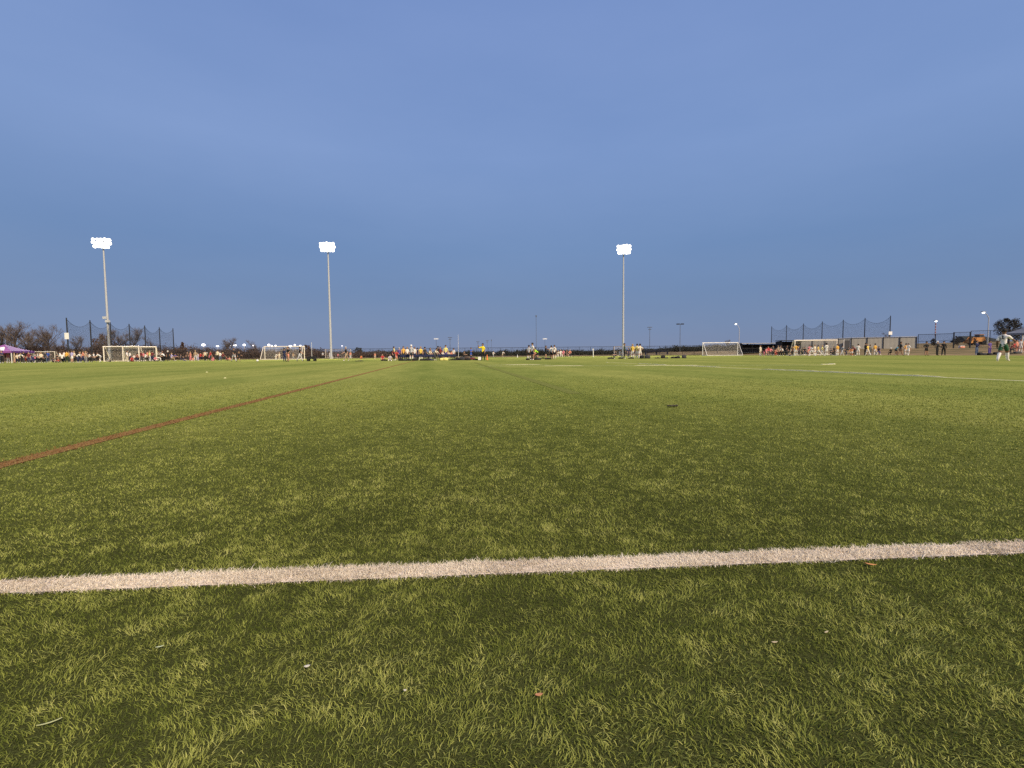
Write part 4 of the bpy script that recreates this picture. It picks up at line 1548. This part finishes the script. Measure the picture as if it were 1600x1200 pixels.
for a in [
    (37, 72.5, 1.62, 'relaxed', 150, 'black', 'charcoal', W1, 0, 'brown'), (45, 72, 1.55, 'stand', 20, 'maroon', 'navy', W1, 0, 'dark'), (27, 71.5, 1.35, 'walk', 60, 'cream', 'navy', W1, 0, 'fair'),
    (51, 72, 1.62, 'bend', 120, 'grey', 'navy', 'among the camp chairs', 0, 'dark'), (58, 72.5, 1.60, 'relaxed', 160, 'white', 'charcoal', 'among the camp chairs', 0, 'brown'),
    (64.5, 72, 1.5, 'stand', 30, 'cream', 'black', 'among the camp chairs', 0, 'fair'), (71, 74, 1.64, 'relaxed', 170, 'charcoal', 'jeans blue', 'among the camp chairs', 0, 'grey'),
    (87, 74, 1.45, 'kneel', 100, 'black', 'brown', WL, 0, 'dark'), (94, 73, 1.62, 'relaxed', 150, 'white', 'brown', WL, 1, 'dark'), (100.5, 73, 1.70, 'stand', 190, 'white', 'navy', WL, 0, 'dark'),
    (108, 73.5, 1.66, 'fold', 170, 'tan', 'charcoal', WL, 0, 'brown'), (116, 72.5, 1.66, 'relaxed', 160, 'cream', 'black', WL, 0, 'fair'), (124.5, 73, 1.70, 'stand', 200, 'black', 'navy', WL, 0, 'dark'),
    (136.5, 74, 1.6, 'stand', 160, 'navy', 'black', WL, 0, 'brown'), (147, 75, 1.5, 'walk', -80, 'white', 'charcoal', 'between net and stored goals', 0, 'brown'),
    (203, 80, 1.6, 'stand', 160, 'white', 'navy', WG, 0, 'dark'), (224, 80, 1.5, 'stand', 20, 'pink', 'charcoal', WG, 0, 'brown'), (238, 79, 1.64, 'fold', 180, 'maroon', 'navy', WG, 0, 'dark'),
    (248.5, 79, 1.66, 'relaxed', 160, 'white', 'charcoal', WN, 0, 'brown'), (254, 78, 1.62, 'stand', 30, 'black', 'charcoal', WN, 0, 'dark'), (272.5, 80, 1.45, 'kneel', 90, 'purple', 'black', WN, 0, 'dark'),
    (282, 81, 1.3, 'kneel', 60, 'charcoal', 'navy', 'below the cone-shaped tree', 0, 'dark'), (293, 83, 1.5, 'stand', 20, 'brown', 'charcoal', WR, 0, 'dark'), (320.5, 81, 1.62, 'stand', 170, 'cream', 'black', WR, 0, 'dark'),
    (329, 81, 1.6, 'relaxed', 150, 'red', 'charcoal', WR, 0, 'brown'), (336.5, 82, 1.55, 'sit', 160, 'charcoal', 'black', WR, 0, 'dark'), (344, 83, 1.5, 'relaxed', 190, 'white', 'jeans blue', WR, 0, 'brown')]:
    person(*a, leg='long')

# ------------------------------------------------------------------ the two navy benches and the people about them
def bench(px0, px1, d, label):
    a, b = on(px0, d), on(px1, d)
    L = (b - a).length
    root = tag(empty('team_bench', a, math.atan2(b.y - a.y, b.x - a.x)), label, 'bench', 'navy team benches')
    MB().box((L / 2, 0, .44), (L, .34, .05)).build('seat', cloth('navy'), root)
    MB().box((L / 2, -.20, .58), (L, .04, .22)).build('backrest', cloth('navy'), root)
    n = 3
    for i in range(n):
        x = .2 + (L - .4) * i / (n - 1)
        for y in (-.14, .14):
            MB().tube([(x, y, 0), (x, y, .42)], .025, 6).build('leg', M_fpost, root)
    return root


bench(626, 679, 57, 'longer navy team bench with players behind and bags underneath')
bench(685, 713, 57, 'shorter navy team bench with pale bags underneath')
WB = 'at the longer navy bench'
person(597.5, 66, 1.5, 'floor', 20, 'red', 'coral', 'near the longer navy bench end', 0, 'brown', leg='short')
person(609.5, 57, 1.35, 'floor', 10, 'pale grey', 'pale grey', 'beside a flat black bag', 0, 'brown', leg='short', sock='white')
person(615.5, 63, 1.72, 'relaxed', 120, 'pale yellow', 'black', 'at the end of the longer bench', 0, 'dark', leg='long')
person(619, 57, 1.45, 'kneel', 30, 'red', 'coral', 'at the end of the longer bench', 0, 'dark', leg='short')
person(624, 61, 1.55, 'stand', 180, 'purple', 'navy', WB, 0, 'grey', leg='long')
person(630.5, 60, 1.68, 'relaxed', 10, 'orange yellow', 'charcoal', WB, 0, 'brown', leg='long')
person(636.5, 60, 1.60, 'stand', 30, 'white', 'charcoal', WB, 0, 'fair', leg='long')
person(642.8, 56, 1.78, 'fold', 170, 'pale grey', 'charcoal', WB, 3, 'white', 'short', 'short', 'white', cap=True)
person(657.5, 60, 1.64, 'relaxed', 20, 'yellow', 'black', WB, 0, 'fair', leg='short', sock='white')
person(672.5, 62, 1.50, 'stand', 50, 'tan', 'grey', WB, 0, 'brown', leg='long')
person(678, 57.5, 1.58, 'bend', 60, 'cream', 'charcoal', 'between the two navy benches', 0, 'dark', leg='long')
person(684.5, 60, 1.68, 'point', -150, 'black', 'charcoal', 'between the two navy benches', 1, 'dark', leg='long')
WS = 'at the shorter navy bench'
person(691.5, 63, 1.3, 'sit', 10, 'white', 'navy', WS, 0, 'brown', leg='short', z=.12)
person(696.5, 60, 1.78, 'relaxed', 0, 'pale yellow', 'purple', WS, 0, 'dark', leg='long')
person(701, 61, 1.25, 'sit', -10, 'cream', 'charcoal', WS, 0, 'fair', leg='short', z=.15)
person(705.5, 62, 1.3, 'sit', 20, 'coral', 'charcoal', WS, 0, 'dark', leg='long', z=.12)
person(736, 78, 1.72, 'fold', 60, 'blue', 'blue', 'between shorter bench and referee', 1, 'dark', leg='short', sock='navy')
person(770.5, 100, 1.5, 'kneel', 30, 'white', 'grey', 'past the referee by the fence', 0, 'dark', leg='long')
person(785, 100, 1.5, 'bend', 30, 'white', 'tan', 'past the referee by the fence', 0, 'dark', leg='long')

for a in [(612.5, 60, 1.5, 'bend', 40, 'maroon', 'black', 'at the end of the longer bench', 0, 'dark'), (648, 60, 1.6, 'relaxed', 20, 'white', 'navy', WB, 0, 'brown'), (652.5, 61, 1.5, 'stand', 150, 'navy', 'charcoal', WB, 0, 'dark'),
          (664, 61, 1.6, 'relaxed', 160, 'charcoal', 'navy', WB, 0, 'dark'), (668.5, 60, 1.5, 'bend', 60, 'cream', 'black', WB, 0, 'brown'), (688, 61, 1.62, 'relaxed', 20, 'maroon', 'black', WS, 0, 'dark'),
          (709, 61, 1.4, 'stand', -20, 'white', 'charcoal', WS, 0, 'dark'), (724, 60, 1.25, 'kneel', 60, 'brown', 'black', 'among the bag pile near the referee', 0, 'dark')]:
    person(*a, leg='long')

# white players and coach in the middle right
WM = 'beside the player in the lime bib'
person(826.5, 53.5, 1.58, 'relaxed', 150, 'pale grey', 'black', WM, 1, 'dark', sock='white')
person(832, 52.5, 1.80, 'relaxed', -60, 'white', 'navy', WM, 1, 'dark', sock=None)
person(834.5, 54, 1.2, 'kneel', 60, 'coral', 'charcoal', WM, 0, 'brown', leg='short', sock='white')
person(840.5, 53.5, 1.52, 'bend', -60, 'lime', 'black', '', 0, 'dark', leg='short', label='player in lime green bib bending over the bags among white-shirted players')
person(853, 68, 1.74, 'point', 60, 'black', 'black', '', 1, 'dark', leg='short', sock=None, label='coach in black shirt and black shorts with arm stretched towards two white-shirted players')
person(861.5, 57.5, 1.58, 'stand', 190, 'white', 'black', 'facing the coach in black', 1, 'dark', sock='coral')
person(866.3, 57, 1.62, 'stand', 185, 'white', 'black', '', 0, 'brown', sock='cream', num=[(-.028, .735, .018, .11), (.028, .735, .018, .11)],
       label='player in white number 11 shirt and black shorts beside the coach in black')
WQ = 'in the row past number 11'
person(872.5, 80, 1.35, 'sit', -30, 'cream', 'white', WQ, 0, 'fair', sock='white', z=.1)
person(876, 80, 1.45, 'sit', 10, 'white', 'white', WQ, 0, 'fair', sock='white', z=.15)
person(880.5, 80, 1.45, 'sit', -10, 'pink', 'pink', WQ, 0, 'brown', z=.15)
person(885.5, 81, 1.45, 'sit', 20, 'brown', 'black', WQ, 0, 'brown', z=.15)
person(890.5, 80, 1.45, 'sit', 0, 'coral', 'charcoal', WQ, 0, 'fair', leg='long', z=.15)

# yellow group
WY = 'among black bags of the yellow group'
person(962.5, 58, 1.2, 'sit', -60, 'charcoal', 'charcoal', WY, 0, 'dark', leg='long')
person(968.5, 58, 1.25, 'sit', 40, 'white', 'pale grey', WY, 0, 'brown', leg='short', sock='white', z=.08)
person(975.5, 57.5, 1.76, 'relaxed', 70, 'dark green', 'black', '', 1, 'dark', leg='long', sleeve='long', label='coach in dark green jacket standing over the seated player beside the yellow group')
person(982, 70, 1.35, 'stand', 20, 'navy', 'navy', 'behind the yellow group', 0, 'dark', leg='long')
person(988.3, 57.5, 1.66, 'stand', 160, 'yellow', 'white', WY, 3, 'fair', sock='white')
person(995.5, 57.5, 1.68, 'stand', 170, 'pale yellow', 'white', WY, 0, 'dark', sock='white')
person(1000, 57, 1.68, 'hips', 200, 'cream', 'white', WY, 0, 'dark', sock='white')

# right side
WD_ = 'before the long black dugout'
person(1188, 79, 1.66, 'stand', 30, 'cream', 'cream', WD_, 0, 'dark', 'long', 'short', 'white')
person(1197.5, 76, 1.35, 'sit', 0, 'pink', 'pink', WD_, 0, 'brown', z=.18)
person(1204, 76, 1.45, 'sit', 10, 'pink', 'charcoal', WD_, 0, 'brown', leg='long', z=.18)
person(1211, 75, 1.3, 'kneel', 40, 'coral', 'red', WD_, 0, 'brown', leg='long')
person(1216, 77, 1.55, 'relaxed', 0, 'tan', 'black', WD_, 0, 'fair', leg='long')
person(1223.5, 76, 1.55, 'bend', -60, 'white', 'black', 'between the two dugouts', 0, 'dark', leg='long')
person(1230, 80, 1.6, 'relaxed', 20, 'black', 'charcoal', 'between the two dugouts', 1, 'brown', leg='long')
WP = 'before the cream goal'
person(1234.5, 72, 1.0, 'floor', -30, 'tan', 'grey', WP, 0, 'brown', leg='long')
person(1243.5, 71, 1.70, 'hips', 170, 'orange yellow', 'white', WP, 0, 'dark', sock='white')
person(1252.5, 76, 1.50, 'kneel', 20, 'dark green', 'charcoal', WP, 0, 'dark', leg='long')
person(1257, 75, 1.52, 'sit', -10, 'black', 'navy', WP, 0, 'dark', leg='long', z=.15)
person(1262, 74, 1.35, 'kneel', 20, 'coral', 'maroon', WP, 0, 'brown')
person(1268, 71, 1.52, 'stride', -70, 'white', 'white', WP, 1, 'dark', sock='white')
person(1273, 72, 1.60, 'relaxed', 20, 'cream', 'white', WP, 0, 'fair', sock='white')
person(1279, 71, 1.58, 'stride', -100, 'yellow', 'white', WP, 0, 'dark', sock='white')
person(1291.3, 68, 1.76, 'stand', 180, 'white', 'white', WP, 2, 'dark', sock='white', num=[(.0, .72, .035, .04)])
person(1303, 74, 1.35, 'stand', 0, 'black', 'black', 'by the pale-posted gate', 1, 'dark', leg='long')
person(1308.5, 68.5, 1.62, 'relaxed', 190, 'orange yellow', 'white', 'by the pale-posted gate', 0, 'brown', sock='white')
person(1316, 72, 1.50, 'walk', 80, 'grey', 'pale grey', 'by the pale-posted gate', 1, 'dark', leg='long')
for a in [(1193, 78, 1.4, 'bend', 40, 'maroon', 'pink', WD_, 0, 'dark'), (1200.5, 78, 1.5, 'stand', 10, 'red', 'charcoal', WD_, 0, 'dark'), (1208, 77, 1.55, 'relaxed', 20, 'charcoal', 'black', WD_, 0, 'brown'),
          (1219.5, 78, 1.62, 'stand', -10, 'grey', 'black', WD_, 0, 'dark'), (1227, 77, 1.5, 'kneel', 40, 'black', 'black', 'between the two dugouts', 0, 'dark'), (1238, 76, 1.55, 'relaxed', 10, 'brown', 'black', WP, 0, 'dark'),
          (1248, 76, 1.55, 'stand', 10, 'navy', 'charcoal', WP, 0, 'dark'), (1264.5, 76, 1.62, 'relaxed', 0, 'pink', 'white', WP, 0, 'brown'), (1284.5, 72, 1.55, 'walk', 60, 'pale yellow', 'pale grey', WP, 0, 'fair'),
          (1298, 75, 1.45, 'sit', 20, 'charcoal', 'black', WP, 0, 'dark'), (1321, 74, 1.45, 'bend', 60, 'charcoal', 'navy', 'by the pale-posted gate', 0, 'dark')]:
    person(*a, leg='long')
WV = 'by the grey screen fence'
person(1331.5, 64.5, 1.2, 'bend', -60, 'orange', 'white', WV, 0, 'brown', sock='orange')
person(1336.5, 68, 1.62, 'bend', -80, 'maroon', 'charcoal', WV, 1, 'dark', leg='long')
person(1340.8, 67, 1.58, 'stand', 150, 'white', 'white', WV, 0, 'dark', sock='white')
person(1352.3, 68, 1.72, 'stand', 90, 'black', 'black', WV, 1, 'dark', 'long', 'long', shoe='black')
person(1356, 67, 1.58, 'walk', 200, 'yellow', 'white', WV, 0, 'fair', sock='white')
person(1359.5, 68, 1.48, 'stand', 150, 'cream', 'pale grey', WV, 0, 'brown', sock='white')
person(1367.3, 67.5, 1.62, 'relaxed', 180, 'orange yellow', 'white', WV, 0, 'dark', sock='white')
person(1373.5, 67.5, 1.45, 'kneel', -50, 'navy', 'purple', WV, 0, 'dark', leg='short', sock='white')
person(1392.5, 67, 1.25, 'sit', 180, 'black', 'black', 'at the screen fence pole', 0, 'white', leg='long', cap=True, z=.06)
person(1399.3, 67, 1.62, 'bend', 10, 'teal', 'black', 'at the screen fence pole', 1, 'dark', leg='short')
person(1407, 65, 1.82, 'walk', 60, 'black', 'brown', 'at the screen fence pole', 1, 'dark', leg='short', shoe='black')
person(1415.5, 66.5, 1.58, 'relaxed', 170, 'orange yellow', 'white', 'at the screen fence end', 0, 'dark', sock='white')
person(1419.3, 66, 1.60, 'walk', -60, 'white', 'white', 'at the screen fence end', 0, 'dark', sock='white')
WK = 'at the foot of the dry slope'
person(1447.5, 61.5, 1.72, 'hips', 10, 'black', 'black', WK, 1, 'dark', 'long', 'short', shoe='black')
person(1464.5, 61.5, 1.76, 'fold', 30, 'black', 'black', WK, 0, 'white', 'long', 'long', shoe='black', cap=True)
person(1474.5, 61.5, 1.74, 'relaxed', -40, 'black', 'black', WK, 0, 'dark', 'long', 'long', shoe='black')
person(1526.3, 60.5, 1.74, 'fold', 20, 'navy', 'jeans blue', 'beside black bags below the loader', 0, 'dark', 'long', 'long')
person(1546.5, 61, 1.70, 'relaxed', 10, 'purple', 'purple', 'beside black bags below the loader', 1, 'dark', 'short', 'long', shoe='black')
WZ = 'under the dim grey canopy'
person(1579, 62, 1.4, 'kneel', 40, 'maroon', 'charcoal', WZ, 1, 'dark', leg='long')
person(1584, 63, 1.55, 'sit', 20, 'red', 'maroon', WZ, 0, 'brown', leg='long', z=.15)
person(1588.5, 62, 1.62, 'stand', 20, 'coral', 'maroon', WZ, 0, 'dark', leg='short')
person(1594.5, 62, 1.66, 'relaxed', -20, 'pale grey', 'pale grey', WZ, 0, 'dark', sock='white')
person(1600.5, 62, 1.62, 'stand', 10, 'orange', 'coral', WZ, 0, 'brown', leg='short')

# ------------------------------------------------------------------ camp chairs, bags and other loose things
def camp_chair(px, d, face, col):
    p = on(px, d)
    root = tag(empty('camp_chair', p, math.radians(face)), '%s folding camp chair before the small white goal' % col, 'chair', 'camp chairs by the purple canopy')
    MB().box((0, 0, .40), (.52, .48, .03)).build('seat', cloth(col), root)
    MB().box((0, .27, .66), (.54, .03, .50), 0, Matrix.Rotation(-.18, 3, 'X')).build('backrest', cloth(col), root)
    for x in (-.26, .26):
        for y0, y1 in ((-.24, .22), (.24, -.22)):
            MB().tube([(x, y0, 0), (x, y1, .42)], .013, 5).build('leg', M_fpost, root)
        MB().box((x, 0, .58), (.05, .45, .03)).build('armrest', M_fpost, root)


for c in CH: camp_chair(*c)
BAG = {}


def bag_mesh(seed):
    r = random.Random(seed)
    bm = bmesh.new()
    bmesh.ops.create_cube(bm, size=1)
    bmesh.ops.subdivide_edges(bm, edges=bm.edges[:], cuts=2, use_grid_fill=True)
    for v in bm.verts:
        q = v.co.copy()
        k = 1 - .28 * (abs(q.x) * 2) ** 2 * .5 - (.2 if q.z > .3 else 0) * (abs(q.y) * 2)
        v.co = Vector((q.x + r.uniform(-.05, .05), q.y * k + r.uniform(-.06, .06), max(-.5, q.z * (1 - .3 * (abs(q.x) * 2) ** 2) + r.uniform(-.08, .06))))
        if q.z < -.4: v.co.z = -.5
        v.co.z += .5
    me = bpy.data.meshes.new('bag_body')
    bm.to_mesh(me)
    bm.free()
    me.polygons.foreach_set('use_smooth', [True] * len(me.polygons))
    return me


BAGS = [bag_mesh(i) for i in range(4)]


def bag(px, d, L, hgt, col, where, kind='bag', i=[0]):
    p = on(px, d)
    i[0] += 1
    root = tag(empty('sports_bag', p, RND.uniform(-.5, .5)), '%s sports bag %s' % (col, where), 'bag', 'sports bags on the turf')
    b = link('body', BAGS[i[0] % 4], None, root)
    if not BAGS[i[0] % 4].materials: BAGS[i[0] % 4].materials.append(None)
    b.material_slots[0].link = 'OBJECT'
    b.material_slots[0].material = cloth(col)
    L, hgt = L * .85, hgt * .8
    b.scale = (L, .34, hgt)
    MB().tube([(-L * .2, -.1, hgt * .86), (-L * .12, -.12, hgt * 1.12), (L * .12, -.12, hgt * 1.12), (L * .2, -.1, hgt * .86)], .015, 5).build('handle', cloth('charcoal'), root)


for px, d, L, hgt, col, where in [
    (600, 57.5, .8, .22, 'black', 'beside the child in pale grey'), (626, 56, .5, .38, 'black', 'under the left end of the longer navy bench'), (633.5, 56.2, .9, .28, 'charcoal', 'under the longer navy bench'),
    (639, 56, .6, .26, 'black', 'behind the man with the white cap'), (648, 56, .7, .32, 'black', 'under the middle of the longer navy bench'), (660, 56, .7, .24, 'black', 'below the player in yellow'),
    (668, 56, .9, .28, 'black', 'under the right end of the longer navy bench'), (674.5, 56, .5, .18, 'navy', 'between the two navy benches'),
    (690, 56, .5, .35, 'pale yellow', 'under the shorter navy bench'), (696.5, 56, .6, .42, 'pale yellow', 'before the shorter navy bench'), (708, 57, 1.2, .16, 'black', 'right of the shorter navy bench'),
    (714.5, 57, .5, .4, 'black', 'standing upright past the shorter navy bench'), (722.5, 56.5, .7, .5, 'charcoal', 'at the left of the bag pile near the blue player'), (729, 56.5, .8, .55, 'brown', 'in the bag pile below the blue player'),
    (731, 56, .6, .3, 'black', 'at the front of the bag pile near the blue player'), (738, 60, .7, .34, 'maroon', 'below the blue player'), (743.5, 56.5, .7, .2, 'black', 'next to the white cooler'),
    (824.5, 53.5, .4, .22, 'black', 'at the foot of the pale grey shirted player'), (834, 53, .9, .36, 'black', 'below the tall white-shirted player'), (840.5, 53, .7, .30, 'charcoal', 'below the player in the lime bib'),
    (848, 66, .9, .2, 'black', 'behind the coach in black'), (856.5, 56.5, .8, .26, 'black', 'at the feet of the number 11 player'),
    (954.5, 57, .8, .22, 'black', 'left of the yellow group'), (970, 57, .6, .2, 'black', 'at the seated player in white'), (986, 57, .7, .2, 'black', 'at the feet of the yellow-shirted player'),
    (1003, 57, .6, .45, 'black', 'right beside the yellow group'), (1011.5, 57, .7, .5, 'charcoal', 'standing right of the yellow group'), (1027, 57, .65, .14, 'black', 'lying flat in the row of bags'),
    (1036, 57, .5, .45, 'black', 'standing upright in the row of bags'), (1042, 57, .25, .15, 'charcoal', 'small and alone in the row of bags'), (1052, 57, .55, .22, 'black', 'lying in the right part of the row of bags'),
    (1058.5, 57, .6, .3, 'black', 'bulging in the right part of the row of bags'), (1069, 57, .5, .48, 'charcoal', 'at the right end of the row of bags'),
    (1532, 60, .6, .42, 'black', 'beside the person in jeans'), (1538.5, 60, .7, .3, 'charcoal', 'between the persons in jeans and purple'), (1546.5, 59.5, .5, .3, 'black', 'at the feet of the person in purple'),
    (1557, 60, .8, .42, 'black', 'left of the running player'), (1577, 60, .8, .3, 'black', 'right of the running player'), (1590, 60, .9, .34, 'charcoal', 'under the dim grey canopy'),
]:
    bag(px, d, L, hgt, col, where)

# folding cart
p = on(479, 61)
ct = tag(empty('folding_cart', p), 'black folding cart with a long handle beside the full white goal', 'cart')
MB().box((.62, 0, .42), (1.05, .5, .34)).build('tub', cloth('black'), ct)
MB().tube([(.1, 0, .5), (-.15, 0, .72), (-.3, 0, .72)], .02, 6).build('handle', M_fpost, ct)
for x in (.22, 1.02):
    for y in (-.24, .24):
        MB().tube([(x, y - .03, .13), (x, y + .03, .13)], .13, 12).build('wheel', MATS['tyre'], ct)
# white cooler beside the referee
p = on(750, 56)
co = tag(empty('cooler_box', p), 'white cooler with dark lid beside the referee', 'cooler')
MB().box((0, 0, .2), (.42, .34, .36)).build('tub', M_sign, co)
MB().box((0, 0, .43), (.44, .36, .08)).build('lid', cloth('charcoal'), co)
MB().tube([(-.23, 0, .3), (-.25, 0, .48), (.25, 0, .48), (.23, 0, .3)], .015, 5).build('handle', M_fpost, co)


def cone_marker(px, d, hgt, r0, col, label, name='training_cone'):
    p = on(px, d)
    root = tag(empty(name, p), label, 'cone', 'markers on the turf')
    MB().tube([(0, 0, .02), (0, 0, hgt)], [r0 * .7, r0 * .25], 10).build('cone_body', col, root)
    MB().tube([(0, 0, 0), (0, 0, .02)], r0, 10).build('base', col, root)


M_cone = mat('cone_orange', (.75, .22, .06), .6)
M_disc = mat('disc_yellow', (.55, .54, .28), .6)
cone_marker(761, 58, .62, .16, M_cone, 'tall orange cone standing behind the referee')
cone_marker(808.5, 95, .55, .13, M_wpole, 'pale upright marker on the turf left of the white-shirted players')
cone_marker(322, 20.5, .04, .045, M_disc, 'pale disc marker on open turf, farther of two past the red line')
cone_marker(350, 14.8, .03, .04, M_disc, 'pale disc marker on open turf, nearer of two past the red line')
p = on(402, 60)
bl_ = MB().ball((0, 0, 0), .14, 14, 8)
tag(bl_.build('soccer_ball', M_sign, None, p + Vector((0, 0, .14)), smooth=True), 'white soccer ball lying left of the full white goal', 'ball')
p = on(561, 55)
dm = tag(empty('ground_mat', p), 'flat black mat lying on the turf past the lone thin goal', 'mat')
MB().box((0, 0, .03), (.8, .5, .06)).build('cover', cloth('black'), dm)
MB().box((.1, .05, .075), (.4, .3, .03)).build('folded_edge', cloth('charcoal'), dm)
# corner post, flag
p = on(927, 88)
cp = tag(empty('corner_post', p), 'white corner post with small flag right of the seated row', 'post')
MB().tube([(0, 0, 0), (0, 0, 1.5)], .07, 8).build('pole', M_wpole, cp)
MB().box((-.1, 0, 1.32), (.12, .03, .22)).build('flag', M_wpole, cp)
# things on the slope
p = on(1497.5, 92.2)
bx_ = tag(empty('storage_box', p), 'small white box at the foot of the gate panel on the slope', 'box')
MB().box((0, -.6, .2), (.75, .4, .4)).build('body', M_sign, bx_)
MB().box((0, -.6, .43), (.8, .44, .05)).build('lid', M_sign, bx_)
bag(1503, 88, .9, .4, 'coral', 'lying alone high on the dry slope')
# navy rails beyond the fence, behind the bags
p = on(1008, 150)
rl = tag(empty('bleacher', p), 'low navy bleacher rails behind the chain fence and bags', 'bleacher')
for k in range(3):
    MB().box((3.6, .5 * k, .5 + .45 * k), (7.4, .35, .09)).build('plank', cloth('navy'), rl)
for x in (.3, 3.6, 6.9):
    MB().box((x, .5, .55), (.08, 1.3, 1.1)).build('frame', M_fpost, rl)
